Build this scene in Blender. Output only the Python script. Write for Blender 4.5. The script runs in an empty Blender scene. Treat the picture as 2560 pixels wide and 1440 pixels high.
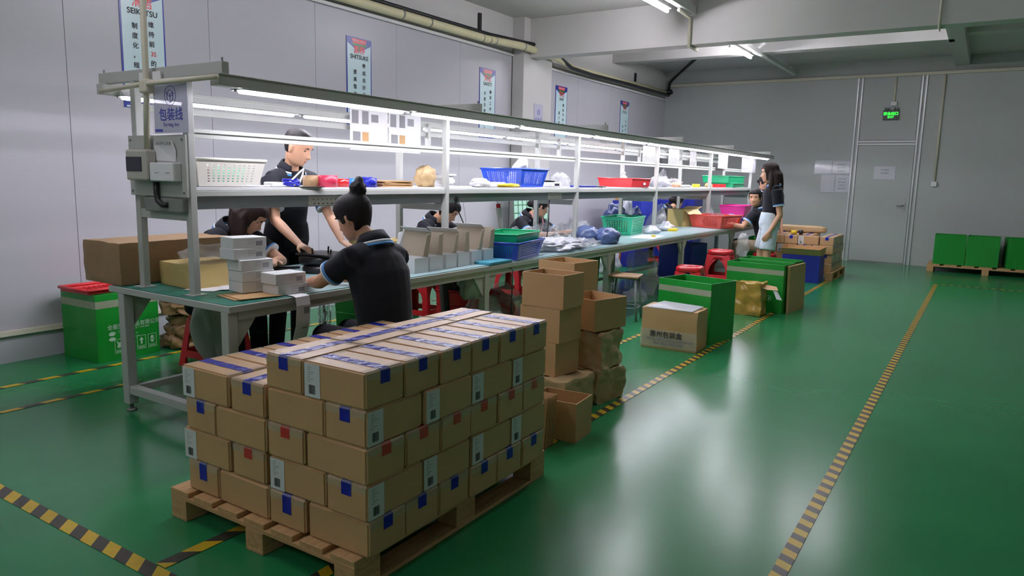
import bpy, bmesh, math, random
from mathutils import Vector, Matrix, noise

rnd = random.Random(11)
scene = bpy.context.scene
COL = scene.collection
R = math.radians
PI = math.pi

# ------------------------------------------------------------------ camera
cam_d = bpy.data.cameras.new('camera')
cam_d.sensor_fit = 'HORIZONTAL'; cam_d.sensor_width = 36.0
cam_d.lens = 1829.3 * 36.0 / 2560.0
cam_d.clip_start = 0.05; cam_d.clip_end = 60
cam = bpy.data.objects.new('camera', cam_d); COL.objects.link(cam)
_y, _p, _r = -0.56962, -0.15052, 0.02249
_d = Vector((math.sin(_y) * math.cos(_p), math.cos(_y) * math.cos(_p), math.sin(_p)))
_rt = Vector((math.cos(_y), -math.sin(_y), 0)); _up = _rt.cross(_d)
_rr = _rt * math.cos(_r) + _up * math.sin(_r); _uu = _up * math.cos(_r) - _rt * math.sin(_r)
cam.matrix_world = Matrix(((_rr.x, _uu.x, -_d.x, 0), (_rr.y, _uu.y, -_d.y, 0), (_rr.z, _uu.z, -_d.z, 1.45), (0, 0, 0, 1)))
scene.camera = cam

# ------------------------------------------------------------------ world, exposure
world = bpy.data.worlds.new('world'); scene.world = world; world.use_nodes = True
world.node_tree.nodes['Background'].inputs[0].default_value = (0.75, 0.8, 0.9, 1)
world.node_tree.nodes['Background'].inputs[1].default_value = 0.05
vs = scene.view_settings
vs.view_transform = 'Standard'; vs.look = 'None'; vs.gamma = 1.0; vs.use_curve_mapping = False
vs.exposure = 0.32
cy = scene.cycles
cy.use_light_tree = False; cy.adaptive_threshold = .03
cy.max_bounces = 5; cy.diffuse_bounces = 3; cy.glossy_bounces = 2; cy.transmission_bounces = 2; cy.transparent_max_bounces = 16
cy.caustics_reflective = False; cy.caustics_refractive = False; cy.sample_clamp_indirect = 6.0
BENCH_LAMP = 52.0      # emission of the bench tubes
CEIL_LAMP = 100.0       # emission of the ceiling tubes

# ------------------------------------------------------------------ materials
def lin(c):
    if isinstance(c, str):
        c = [int(c[i:i + 2], 16) / 255 for i in (0, 2, 4)]
    return [(v / 12.92 if v <= .04045 else ((v + .055) / 1.055) ** 2.4) for v in c[:3]] + [1]

def mat(name, color, rough=.5, metal=0., var=0., vscale=6., bump=0., bscale=40., spec=.5, coat=0., alpha=1., emit=0., sheen=0., trans=0., stretch=None):
    m = bpy.data.materials.new(name); m.use_nodes = True
    nt = m.node_tree; N = nt.nodes; L = nt.links
    b = N['Principled BSDF']
    c = lin(color)
    b.inputs['Base Color'].default_value = c
    b.inputs['Roughness'].default_value = rough
    b.inputs['Metallic'].default_value = metal
    b.inputs['Specular IOR Level'].default_value = spec
    b.inputs['Coat Weight'].default_value = coat
    b.inputs['Coat Roughness'].default_value = .08
    b.inputs['Alpha'].default_value = alpha
    b.inputs['Transmission Weight'].default_value = trans
    if sheen:
        b.inputs['Sheen Weight'].default_value = sheen
    if emit:
        b.inputs['Emission Color'].default_value = c
        b.inputs['Emission Strength'].default_value = emit
    if var or bump:
        tc = N.new('ShaderNodeTexCoord'); src = tc.outputs['Object']
        if stretch:
            mp = N.new('ShaderNodeMapping'); mp.inputs['Scale'].default_value = stretch
            L.new(src, mp.inputs['Vector']); src = mp.outputs['Vector']
    if var:
        nz = N.new('ShaderNodeTexNoise'); nz.inputs['Scale'].default_value = vscale; nz.inputs['Detail'].default_value = 5
        L.new(src, nz.inputs['Vector'])
        rp = N.new('ShaderNodeMapRange'); rp.inputs[1].default_value = .3; rp.inputs[2].default_value = .7
        rp.inputs[3].default_value = 1 - var; rp.inputs[4].default_value = 1 + var
        L.new(nz.outputs['Fac'], rp.inputs[0])
        mx = N.new('ShaderNodeMix'); mx.data_type = 'RGBA'; mx.blend_type = 'MULTIPLY'; mx.inputs[0].default_value = 1
        mx.inputs[6].default_value = c
        L.new(rp.outputs[0], mx.inputs[7]); L.new(mx.outputs[2], b.inputs['Base Color'])
    if bump:
        n2 = N.new('ShaderNodeTexNoise'); n2.inputs['Scale'].default_value = bscale; n2.inputs['Detail'].default_value = 3
        L.new(src, n2.inputs['Vector'])
        bp = N.new('ShaderNodeBump'); bp.inputs['Strength'].default_value = bump; bp.inputs['Distance'].default_value = .01
        L.new(n2.outputs['Fac'], bp.inputs['Height']); L.new(bp.outputs['Normal'], b.inputs['Normal'])
    return m

M = {}
M['floor'] = mat('green_epoxy', '257c49', rough=.23, var=.10, vscale=1.3, bump=.03, bscale=14, spec=.38)
M['panel'] = mat('wall_panel', 'b4b3b9', rough=.34, var=.02, vscale=.8, bump=.015, bscale=3, spec=.4)
M['panelf'] = mat('wall_panel_far_light', 'b3b7b4', rough=.4, var=.02, vscale=.8, bump=.015, bscale=3, spec=.35)  # same panel as the left wall; greener tint stands in for far-end light
M['wall'] = mat('white_plaster', 'c6c4c1', rough=.75, var=.03, vscale=1.5, bump=.05, bscale=20)
M['trimw'] = mat('trim_white', 'd2d2d0', rough=.4)
M['alu'] = mat('aluminium_strip', 'cfd0d2', rough=.3, metal=.35)
M['cream'] = mat('cream_duct', 'd2cba4', rough=.5, var=.05)
M['beige'] = mat('beige_trunk', 'd8d0bd', rough=.5)
M['black'] = mat('black_rubber', '18181a', rough=.5)
M['frame'] = mat('grey_painted_steel', 'b3b5b0', rough=.38, spec=.4)
M['frame_d'] = mat('dark_channel', '7f8688', rough=.32, spec=.5)
M['mat'] = mat('green_bench_mat', '1d6b5b', rough=.45, var=.06, vscale=4)
M['sheet'] = mat('bench_sheet', '9db7ba', rough=.32, var=.10, vscale=2.2, bump=.05, bscale=9)
M['card'] = mat('cardboard', 'bd9769', rough=.6, var=.05, vscale=5, bump=.03, bscale=60, spec=.4)
M['card2'] = mat('carton_olive', 'c39c70', rough=.4, var=.04, vscale=5, bump=.03, bscale=50, spec=.5)
M['cardin'] = mat('carton_grey_inside', 'a39683', rough=.7, var=.03)
M['kraft'] = mat('kraft_paper', 'b59a70', rough=.5, var=.08, vscale=4, bump=.25, bscale=14)
M['kraft_d'] = mat('brown_paper', '957652', rough=.5, var=.08, vscale=4, bump=.2, bscale=12)
M['kraft_y'] = mat('yellow_paper', 'c6ad70', rough=.45, var=.07, vscale=4, bump=.2, bscale=12)
M['tapeb'] = mat('blue_tape', '242a9c', rough=.2, bump=.7, bscale=30, spec=.22)
M['taper'] = mat('red_tape', 'c02a2c', rough=.2, bump=.2, bscale=30, spec=.6)
M['tapec'] = mat('clear_tape', 'd9d3c0', rough=.12, alpha=.3, bump=.3, bscale=25, spec=.7)
M['label'] = mat('white_label', 'd4d6d6', rough=.6)
M['paper'] = mat('white_paper', 'e4e3e6', rough=.6, var=.02)
M['ink'] = mat('black_ink', '2b2b30', rough=.7)
M['ink_l'] = mat('grey_ink', '8d8d92', rough=.7)
M['wood'] = mat('pallet_pine', 'bd9667', rough=.7, var=.16, vscale=5, bump=.15, bscale=18, stretch=(1, 9, 9))
M['woody'] = mat('pallet_pine_y', 'bd9667', rough=.7, var=.16, vscale=5, bump=.15, bscale=18, stretch=(9, 1, 9))
M['greenb'] = mat('green_board', '158a2c', rough=.38, var=.05, vscale=3, bump=.05, bscale=12, stretch=(6, 6, 1))
M['greenprint'] = mat('pale_print', 'b9d8be', rough=.5)
M['blueb'] = mat('blue_board', '2330a0', rough=.4, var=.04)
M['red'] = mat('red_plastic', 'cf1f2a', rough=.25, spec=.5)
M['redd'] = mat('red_tray_plastic', 'd8343a', rough=.32)
M['blue'] = mat('blue_plastic', '2c50c4', rough=.3)
M['blued'] = mat('deep_blue_plastic', '2440a8', rough=.32)
M['mint'] = mat('mint_plastic', '3cc193', rough=.3)
M['green'] = mat('green_plastic', '14a36c', rough=.3)
M['orange'] = mat('orange_red_plastic', 'e0574a', rough=.35)
M['orangec'] = mat('orange_plastic', 'd97a1e', rough=.4)
M['pink'] = mat('pink_plastic', 'ee2f9a', rough=.3)
M['whitep'] = mat('white_plastic', 'e6e2d8', rough=.3)
M['white'] = mat('white_gloss', 'e8e8ea', rough=.35)
M['greyp'] = mat('grey_plastic', 'b9b5aa', rough=.45)
M['bag'] = mat('clear_bag', 'f8f9fc', rough=.12, alpha=.22, bump=.5, bscale=20, spec=.8)
M['bagw'] = mat('white_bag', 'e4e5ee', rough=.2, alpha=.72, bump=.5, bscale=18, spec=.7)
M['bagg'] = mat('grey_sack', 'c8cac4', rough=.3, alpha=.9, bump=.4, bscale=9, spec=.5)
M['navy'] = mat('navy_cloth_bag', '2c3a66', rough=.4, var=.2, vscale=8, bump=.5, bscale=14)
M['slate'] = mat('slate_cloth', '4a5a84', rough=.35, var=.2, vscale=8, bump=.5, bscale=14)
M['maroon'] = mat('maroon_bits', '6d2630', rough=.7, var=.3, vscale=40)
M['yellow'] = mat('yellow_tape', 'e3c322', rough=.35)
M['blackp'] = mat('black_plastic', '1c1c20', rough=.35)
M['metal'] = mat('steel', 'b8b8ba', rough=.3, metal=.9)
M['cable'] = mat('white_cable', 'e6e6ea', rough=.4)
M['gold'] = mat('gold_film', 'b08a3c', rough=.25, var=.2, vscale=9, bump=.6, bscale=14, spec=.7)
M['woodd'] = mat('stool_wood', '8a6a44', rough=.5, var=.12, stretch=(1, 6, 6))
M['steelg'] = mat('grey_steel', '7d817c', rough=.45)
M['clear'] = mat('clear_acrylic', 'ecebf6', rough=.08, alpha=.22, spec=.7)
M['signw'] = mat('sign_sheet', 'c9c8dc', rough=.15, alpha=.88, spec=.6)
M['signb'] = mat('sign_blue', '4a50b0', rough=.3)
M['cyan'] = mat('poster_cyan', 'c2dcdf', rough=.3)
M['pblue'] = mat('poster_blue', '22308f', rough=.3)
M['pgreen'] = mat('poster_green', '1f6b3a', rough=.3)
M['pred'] = mat('poster_red', 'd2273a', rough=.3)
M['navypanel'] = mat('breaker_window', '2a2d3c', rough=.15)
M['skin'] = mat('skin', 'd3a283', rough=.5, spec=.4, var=.03, vscale=8)
M['skin2'] = mat('skin_b', 'c9977a', rough=.5, spec=.4, var=.03, vscale=8)
M['lips'] = mat('lips', 'b06f63', rough=.4)
M['hair'] = mat('black_hair', '1d191b', rough=.6, bump=.5, bscale=40, spec=.2, stretch=(6, 6, 1))
M['hairb'] = mat('dark_brown_hair', '2b1e1b', rough=.55, bump=.5, bscale=40, spec=.25, stretch=(6, 6, 1))
M['polo'] = mat('black_polo', '1d1e26', rough=.85, var=.06, vscale=5, bump=.2, bscale=16, spec=.2, sheen=.1)
M['trous'] = mat('black_trousers', '1a1a1f', rough=.85, bump=.2, bscale=12, spec=.2)
M['trousg'] = mat('grey_trousers', '4a4744', rough=.85, bump=.2, bscale=12, spec=.2)
M['jeans'] = mat('blue_jeans', '41566e', rough=.85, bump=.2, bscale=12)
M['khaki'] = mat('khaki_cloth', '8b7c66', rough=.85, bump=.2, bscale=12)
M['denim'] = mat('light_denim', 'c5d3dc', rough=.85, var=.14, vscale=9, bump=.6, bscale=14)
M['strb'] = mat('stripe_blue', '4d8fd0', rough=.7)
M['strw'] = mat('stripe_white', 'e4e6ea', rough=.7)
M['lampw'] = mat('lamp_housing', 'e0e0e0', rough=.4)

def emat(name, color, strength):
    m = bpy.data.materials.new(name); m.use_nodes = True
    nt = m.node_tree; nt.nodes.clear()
    o = nt.nodes.new('ShaderNodeOutputMaterial'); e = nt.nodes.new('ShaderNodeEmission')
    e.inputs[0].default_value = lin(color); e.inputs[1].default_value = strength
    nt.links.new(e.outputs[0], o.inputs[0])
    return m
M['tube'] = emat('bench_tube_light', 'f4f2ff', BENCH_LAMP)
M['tubec'] = emat('ceiling_tube_light', 'f6f3fd', CEIL_LAMP)
M['exit'] = emat('exit_letters', '2ee83a', 2.2)

def stripe_mat(name, period, slant, axis):
    """yellow / black hazard tape: stripes along one floor axis (flat print)"""
    m = bpy.data.materials.new(name); m.use_nodes = True
    nt = m.node_tree; N = nt.nodes; L = nt.links; b = N['Principled BSDF']
    tc = N.new('ShaderNodeTexCoord'); sp = N.new('ShaderNodeSeparateXYZ'); L.new(tc.outputs['Object'], sp.inputs[0])
    along, across = ('X', 'Y') if axis == 'x' else ('Y', 'X')
    a = N.new('ShaderNodeMath'); a.operation = 'MULTIPLY_ADD'; a.inputs[1].default_value = slant
    L.new(sp.outputs[across], a.inputs[0]); L.new(sp.outputs[along], a.inputs[2])
    d = N.new('ShaderNodeMath'); d.operation = 'DIVIDE'; d.inputs[1].default_value = period; L.new(a.outputs[0], d.inputs[0])
    f = N.new('ShaderNodeMath'); f.operation = 'FRACT'; L.new(d.outputs[0], f.inputs[0])
    g = N.new('ShaderNodeMath'); g.operation = 'GREATER_THAN'; g.inputs[1].default_value = .5; L.new(f.outputs[0], g.inputs[0])
    nz = N.new('ShaderNodeTexNoise'); nz.inputs['Scale'].default_value = 25; L.new(tc.outputs['Object'], nz.inputs['Vector'])
    mx = N.new('ShaderNodeMix'); mx.data_type = 'RGBA'
    mx.inputs[6].default_value = lin('3f3b32'); mx.inputs[7].default_value = lin('d6b426')
    L.new(g.outputs[0], mx.inputs[0])
    m2 = N.new('ShaderNodeMix'); m2.data_type = 'RGBA'; m2.blend_type = 'MULTIPLY'; m2.inputs[0].default_value = .35
    L.new(mx.outputs[2], m2.inputs[6]); L.new(nz.outputs['Color'], m2.inputs[7])
    L.new(m2.outputs[2], b.inputs['Base Color']); b.inputs['Roughness'].default_value = .35
    return m

# ------------------------------------------------------------------ mesh helpers
class MB:
    def __init__(s):
        s.v = []; s.f = []; s.sm = []
    def add(s, vs, fs, smooth=False):
        o = len(s.v)
        s.v += [tuple(v) for v in vs]
        s.f += [tuple(i + o for i in f) for f in fs]
        s.sm += [smooth] * len(fs)
        return s
    def box(s, x0, x1, y0, y1, z0, z1):
        v = [(x0, y0, z0), (x1, y0, z0), (x1, y1, z0), (x0, y1, z0), (x0, y0, z1), (x1, y0, z1), (x1, y1, z1), (x0, y1, z1)]
        return s.add(v, [(3, 2, 1, 0), (4, 5, 6, 7), (0, 1, 5, 4), (1, 2, 6, 5), (2, 3, 7, 6), (3, 0, 4, 7)])
    def cbox(s, c, d, rz=0, m=None):
        a, b, h = d[0] / 2, d[1] / 2, d[2] / 2
        v = [Vector((x, y, z)) for z in (-h, h) for x, y in ((-a, -b), (a, -b), (a, b), (-a, b))]
        rm = m if m is not None else Matrix.Rotation(rz, 3, 'Z')
        v = [rm @ q + Vector(c) for q in v]
        return s.add(v, [(3, 2, 1, 0), (4, 5, 6, 7), (0, 1, 5, 4), (1, 2, 6, 5), (2, 3, 7, 6), (3, 0, 4, 7)])
    def prism(s, poly, h0, h1, axis='z'):
        n = len(poly)
        def P(a, b, h):
            return (a, b, h) if axis == 'z' else ((h, a, b) if axis == 'x' else (a, h, b))
        v = [P(a, b, h0) for a, b in poly] + [P(a, b, h1) for a, b in poly]
        fs = [tuple(range(n))[::-1], tuple(range(n, 2 * n))] + [(i, (i + 1) % n, n + (i + 1) % n, n + i) for i in range(n)]
        return s.add(v, fs)
    def tube(s, path, rad, n=8, caps=True, smooth=True):
        path = [Vector(p) for p in path]
        m = len(path)
        rad = rad if isinstance(rad, (list, tuple)) else [rad] * m
        vs = []; prev = None
        for i, p in enumerate(path):
            t = (path[min(i + 1, m - 1)] - path[max(i - 1, 0)])
            t = t.normalized() if t.length > 1e-9 else Vector((0, 0, 1))
            if prev is None:
                ref = Vector((0, 0, 1)) if abs(t.z) < .9 else Vector((1, 0, 0))
                u = t.cross(ref).normalized()
            else:
                u = (prev - t * prev.dot(t))
                u = u.normalized() if u.length > 1e-6 else t.orthogonal().normalized()
            prev = u; w = t.cross(u)
            ra = rad[i]; rb = ra
            if isinstance(ra, (list, tuple)):
                ra, rb = ra
            for k in range(n):
                a = 2 * PI * k / n
                vs.append(p + u * math.cos(a) * ra + w * math.sin(a) * rb)
        fs = []
        for i in range(m - 1):
            for k in range(n):
                fs.append((i * n + k, i * n + (k + 1) % n, (i + 1) * n + (k + 1) % n, (i + 1) * n + k))
        if caps:
            fs.append(tuple(range(n))[::-1]); fs.append(tuple((m - 1) * n + k for k in range(n)))
        return s.add(vs, fs, smooth)
    def loft(s, secs, caps=True, smooth=True):
        """secs: list of equal-length point loops"""
        n = len(secs[0]); vs = [p for q in secs for p in q]; m = len(secs)
        fs = []
        for i in range(m - 1):
            for k in range(n):
                fs.append((i * n + k, i * n + (k + 1) % n, (i + 1) * n + (k + 1) % n, (i + 1) * n + k))
        if caps:
            fs.append(tuple(range(n))[::-1]); fs.append(tuple((m - 1) * n + k for k in range(n)))
        return s.add(vs, fs, smooth)
    def lathe(s, prof, n=24, c=(0, 0, 0), caps=True, smooth=True):
        return s.loft([[(c[0] + r * math.cos(2 * PI * k / n), c[1] + r * math.sin(2 * PI * k / n), c[2] + z) for k in range(n)] for r, z in prof], caps, smooth)
    def ball(s, c, r, n=12, smooth=True, amp=0, freq=6, seed=0):
        r = r if isinstance(r, (list, tuple)) else (r, r, r)
        secs = []
        for i in range(1, n):
            ph = -PI / 2 + PI * i / n; loop = []
            for k in range(2 * n):
                a = 2 * PI * k / (2 * n)
                d = Vector((math.cos(ph) * math.cos(a), math.cos(ph) * math.sin(a), math.sin(ph)))
                q = 1 + (amp * noise.noise(d * freq + Vector((seed, seed * 1.7, 0))) if amp else 0)
                loop.append((c[0] + d.x * r[0] * q, c[1] + d.y * r[1] * q, c[2] + d.z * r[2] * q))
            secs.append(loop)
        return s.loft(secs, True, smooth)
    def mesh(s, name):
        me = bpy.data.meshes.new(name)
        me.from_pydata(s.v, [], s.f)
        if any(s.sm):
            me.polygons.foreach_set('use_smooth', s.sm)
        me.update()
        return me
    def build(s, name, material, parent=None, bevel=0, seg=2, solid=0, loc=None, rz=None, subsurf=0):
        o = bpy.data.objects.new(name, s.mesh(name)); COL.objects.link(o)
        o.data.materials.append(M[material] if isinstance(material, str) else material)
        finish(o, parent, bevel, seg, solid, subsurf)
        if loc is not None: o.location = loc
        if rz is not None: o.rotation_euler = (0, 0, rz)
        return o

def finish(o, parent=None, bevel=0, seg=2, solid=0, subsurf=0):
    if parent is not None: o.parent = parent
    if solid:
        q = o.modifiers.new('solid', 'SOLIDIFY'); q.thickness = solid; q.offset = 0
    if bevel:
        q = o.modifiers.new('bevel', 'BEVEL'); q.width = bevel; q.segments = seg; q.limit_method = 'ANGLE'; q.angle_limit = R(40)
    if subsurf:
        q = o.modifiers.new('sub', 'SUBSURF'); q.levels = subsurf; q.render_levels = subsurf

def tag(o, label=None, cat=None, group=None, kind=None):
    if label: o['label'] = label
    if cat: o['category'] = cat
    if group: o['group'] = group
    if kind: o['kind'] = kind
    return o

def thing(name, label, cat, loc=(0, 0, 0), rz=0, group=None):
    o = bpy.data.objects.new(name, None); COL.objects.link(o)
    o.empty_display_size = .05
    o.location = loc; o.rotation_euler = (0, 0, rz)
    return tag(o, label, cat, group)

def copy_tree(o, parent=None, loc=None, rz=None, label=None, group=None):
    c = o.copy(); COL.objects.link(c)
    if parent is not None: c.parent = parent
    for ch in list(o.children):
        copy_tree(ch, c)
    if loc is not None: c.location = loc
    if rz is not None: c.rotation_euler = (0, 0, rz)
    if label: c['label'] = label
    if group: c['group'] = group
    return c

def struct(name, mb, material, label=None, **k):
    return tag(mb.build(name, material, **k), label, kind='structure')

def text_mesh(body, size, bold=0.0, align='CENTER', spacing=1.0):
    cu = bpy.data.curves.new('lettering', 'FONT')
    cu.body = body; cu.size = size; cu.align_x = align; cu.align_y = 'CENTER'
    cu.fill_mode = 'FRONT'; cu.space_line = spacing; cu.resolution_u = 3
    ob = bpy.data.objects.new('lettering', cu)
    me = bpy.data.meshes.new_from_object(ob)
    bpy.data.objects.remove(ob); bpy.data.curves.remove(cu)
    if bold:                                   # heavier stroke: a second impression beside the first
        n = len(me.vertices); vs_ = [v.co.copy() for v in me.vertices]; fs_ = [tuple(p.vertices) for p in me.polygons]
        v2 = []; f2 = []
        for k, (dx, dy) in enumerate(((-bold, 0), (bold, 0), (0, bold), (0, -bold))):
            v2 += [(v.x + dx, v.y + dy, v.z + k * 2e-5) for v in vs_]; f2 += [tuple(i + k * n for i in f) for f in fs_]
        me.clear_geometry(); me.from_pydata(v2, [], f2)
    return me

def lettering(body, size, material, parent, m, bold=0.0, align='CENTER', name='lettering'):
    """flat print: text laid with matrix m (local x = reading direction, z = out of the face)"""
    me = text_mesh(body, size, bold, align)
    me.transform(m)
    me.materials.clear(); me.materials.append(M[material])
    o = bpy.data.objects.new(name, me); COL.objects.link(o)
    if parent is not None: o.parent = parent
    return o

def face_mat(origin, right, up):
    r = Vector(right).normalized(); u = Vector(up).normalized(); n = r.cross(u)
    return Matrix(((r.x, u.x, n.x, origin[0]), (r.y, u.y, n.y, origin[1]), (r.z, u.z, n.z, origin[2]), (0, 0, 0, 1)))

def crumple_box(L, W, H, amp=.012, n=8, seed=0, taper=0., freq=7, round_=0.03, facet=False):
    """paper-wrapped bundle: subdivided box with soft uneven faces"""
    bm = bmesh.new(); bmesh.ops.create_cube(bm, size=1)
    bmesh.ops.subdivide_edges(bm, edges=bm.edges[:], cuts=n, use_grid_fill=True)
    for v in bm.verts:
        x, y, z = v.co * 2
        rr = min(round_ / max(.01, min(L, W, H)) * 2, .5)
        q = [max(0, abs(c) - (1 - rr)) / rr for c in (x, y, z)]
        ln = math.sqrt(sum(c * c for c in q))
        p = Vector((x * L / 2, y * W / 2, z * H / 2))
        if ln > 1:
            for i, (c, d) in enumerate(zip((x, y, z), (L, W, H))):
                if q[i] > 0:
                    p[i] = math.copysign((1 - rr + rr * q[i] / ln) * d / 2, c)
        tp = 1 - taper * (z + 1) / 2
        p.x *= tp; p.y *= tp
        nv = noise.noise_vector(p * freq + Vector((seed * 3.1, seed, 0)))
        n2 = noise.noise_vector(p * freq * 2.7 + Vector((seed, 5, seed)))
        w = 1 if z > -.99 else .25
        v.co = p + (nv * amp + n2 * amp * .5) * w
        v.co.z = max(v.co.z, -H / 2) + H / 2
    me = bpy.data.meshes.new('bundle'); bm.to_mesh(me); bm.free()
    me.polygons.foreach_set('use_smooth', [not facet] * len(me.polygons))
    me.set_sharp_from_angle(angle=R(38))
    return me

def mesh_obj(name, me, material, parent=None, **k):
    o = bpy.data.objects.new(name, me); COL.objects.link(o)
    if not me.materials: me.materials.append(M[material])
    finish(o, parent, **k)
    return o

def blob(c, r, amp=.25, freq=3, seed=0, n=18, flat=True, crease=.12):
    """crumpled bag: lumpy closed form whose bottom rests at z = c.z"""
    mb = MB(); secs = []
    for i in range(1, n):
        ph = -PI / 2 + PI * i / n; loop = []
        for k in range(2 * n):
            a = PI * k / n
            d = Vector((math.cos(ph) * math.cos(a), math.cos(ph) * math.sin(a), math.sin(ph)))
            q = 1 + amp * noise.noise(d * freq + Vector((seed, seed * 1.7, 0))) + crease * (abs(noise.noise(d * freq * 3 + Vector((0, seed, 3)))) - .25)
            z = d.z * q * r[2]
            if flat: z = max(z, -r[2] * .72) + r[2] * .72
            loop.append((c[0] + d.x * r[0] * q, c[1] + d.y * r[1] * q, c[2] + z))
        secs.append(loop)
    return mb.loft(secs, True, True)
# ------------------------------------------------------------------ room shell
XL, YF, ZC = -6.0, 15.3, 3.72
struct('floor', MB().box(-6.2, 4.0, -4.0, 15.5, -.1, 0), 'floor', 'glossy green epoxy floor')
struct('ceiling', MB().box(-6.2, 4.0, -4.0, 15.5, ZC, ZC + .15), 'wall', 'white concrete ceiling slab')
struct('wall_right', MB().box(4.0, 4.15, -4.0, 15.5, 0, ZC), 'wall', 'plain wall beyond the aisle')
struct('wall_back', MB().box(-6.2, 4.0, -4.15, -4.0, 0, ZC), 'wall', 'plain wall behind the viewer')
wl = struct('wall_left', MB().box(-6.2, XL - .014, -4.0, 15.5, 0, ZC).box(XL - .014, XL, -4.0, 15.5, 3.2, ZC), 'wall', 'grey metal-panel wall under white plaster')
def wall_panel(y0, y1, z0=0.0, z1=3.19):
    MB().box(XL - .014, XL, y0 + .0016, y1 - .0016, z0, z1).build('panel', 'panel', wl, bevel=.0015, seg=1)
y = 3.0 - 1.245 * 5
while y < 9.2:
    wall_panel(y, min(y + 1.245, 9.24)); y += 1.245
for a, b in ((10.06, 11.3), (11.3, 12.55), (12.55, 13.8), (13.8, 15.3)):
    wall_panel(a, b, 0, 3.14)
struct('trim_1', MB().box(XL, XL + .035, -4, 9.24, 3.18, 3.215).box(XL, XL + .035, 10.06, YF, 3.13, 3.165), 'trimw', 'white top edging of the panel wall')
struct('trim_2', MB().box(XL, XL + .04, -4, 9.24, .205, .24), 'beige', 'beige low rail on the panel wall')
struct('baseboard_left', MB().box(XL, XL + .012, -4, 9.24, 0, .205), 'panel')
struct('wall_column', MB().box(XL, -5.8, 9.24, 10.06, 0, ZC), 'wall', 'white concrete column', bevel=.008)
wf = struct('wall_far', MB().box(-6.2, 4.0, YF, YF + .2, 0, ZC), 'panelf', 'grey panel wall with the exit door')
struct('trim_3', MB().box(-5.9, 4.0, YF - .05, YF, 3.41, 3.46), 'beige', 'beige trunking along the far wall top')
for i, (x, w) in enumerate(((-2.235, .028), (-2.165, .028), (-1.185, .03), (-1.12, .03))):
    MB().box(x, x + w, YF - .022, YF, 0 if i in (1, 2) else .0, 3.41).build('frame_strip', 'alu', wf, bevel=.003)
MB().box(-2.14, -1.18, YF - .02, YF, 2.185, 2.215).box(-2.14, -1.18, YF - .02, YF, 2.235, 2.26).build('frame_strip', 'alu', wf, bevel=.003)
MB().box(-2.12, -1.2, YF - .008, YF, 2.28, 3.39).build('transom_panel', 'panelf', wf, bevel=.002)
dr = struct('door_1', MB().box(-2.125, -1.195, YF - .016, YF, .015, 2.17), 'panelf', 'grey flush exit door', bevel=.003)
MB().box(-2.125, -1.195, YF - .02, YF - .001, 0.0, .03).build('threshold', 'metal', dr)
hd = MB().box(-1.31, -1.255, YF - .028, YF - .015, .99, 1.16)
hd.tube([(-1.28, YF - .02, 1.09), (-1.28, YF - .07, 1.09), (-1.39, YF - .075, 1.085)], .011, 8)
hd.build('handle', 'metal', dr)

# concrete beams
struct('ceiling_beam', MB().box(XL, 4, 9.4, 9.65, 3.175, ZC), 'wall', 'deep white cross beam over the bench', bevel=.006)
struct('ceiling_beam', MB().box(XL, -.62, 12.6, 12.85, 3.55, ZC), 'wall', 'shallow white beam before the far wall', bevel=.006)
struct('ceiling_beam', MB().box(-.70, -.48, 9.65, YF, 3.55, ZC), 'wall', 'white beam running to the far wall', bevel=.006)
struct('ceiling_beam', MB().box(-.62, 4, 12.6, 12.85, 3.62, ZC), 'wall', 'short white beam at the aisle side', bevel=.006)

# floor marking tape
TW = .052
def ftape(name, label, x0, x1, y0, y1, axis, slant, z=.0012, period=.105):
    mb = MB().box(0, x1 - x0, 0, y1 - y0, 0, .0012)
    o = mb.build(name, stripe_mat('hazard_tape', period, slant, axis), loc=(x0, y0, 0.0003 + z))
    tag(o, label, 'floor tape', 'hazard tape lines on the floor')
ftape('hazard_tape_line', 'striped tape line down the open aisle', -.545, -.488, .3, 12.6, 'y', .5)
ftape('hazard_tape_line', 'striped tape line beside the cartons and green boxes', -1.93, -1.872, 1.47, 11.95, 'y', .5)
ftape('hazard_tape_line', 'second striped tape line under the wrapped carton', -2.66, -2.61, 4.6, 9.5, 'y', .5)
ftape('hazard_tape_line', 'thin striped tape line by the printed green box', -5.36, -5.31, .3, 13.0, 'y', -.6, period=.24)
ftape('hazard_tape_line', 'thin striped tape line passing behind the bench leg', -4.81, -4.765, .3, 2.75, 'y', -.6, period=.24)
ftape('hazard_tape_line', 'wide striped tape line crossing in front of the pallet', -5.5, -1.6, 1.36, 1.425, 'x', .9, z=.0006, period=.16)
ftape('hazard_tape_line', 'striped tape line running under the pallet', -2.46, -2.40, 1.43, 2.4, 'y', -.8, period=.2)
ftape('hazard_tape_line', 'faint tape line before the far wall pallet', -.49, 3.0, 12.58, 12.63, 'x', .5)

# ------------------------------------------------------------------ services on walls and ceiling
dt = thing('insulated_duct', 'cream insulated pipe strapped along the left wall top', 'pipe', (XL, 0, 0))
path = [(.12, -3, 3.27), (.12, 4, 3.27), (.11, 6.5, 3.275), (.12, 8.4, 3.28), (.27, 9.05, 3.28), (.275, 9.6, 3.27), (.265, 10.1, 3.25), (.12, 10.9, 3.23), (.1, 15.2, 3.28)]
MB().tube(path, [.052] * 6 + [.045] + [.04] * 2, 12).build('pipe', 'cream', dt)
st = MB()
for yy in (4.6, 5.6, 6.7, 7.2, 8.3, 8.45, 8.55, 9.1, 9.45):
    x = .12 if yy < 8.4 else min(.275, .12 + (yy - 8.4) * .23)
    st.tube([(x, yy - .008, 3.277), (x, yy + .008, 3.277)], .0545, 12)
st.build('strap', 'steelg', dt)
cb = thing('black_cable_run', 'black cables lying along the cream pipe', 'cable', (XL, 0, 0))
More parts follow.
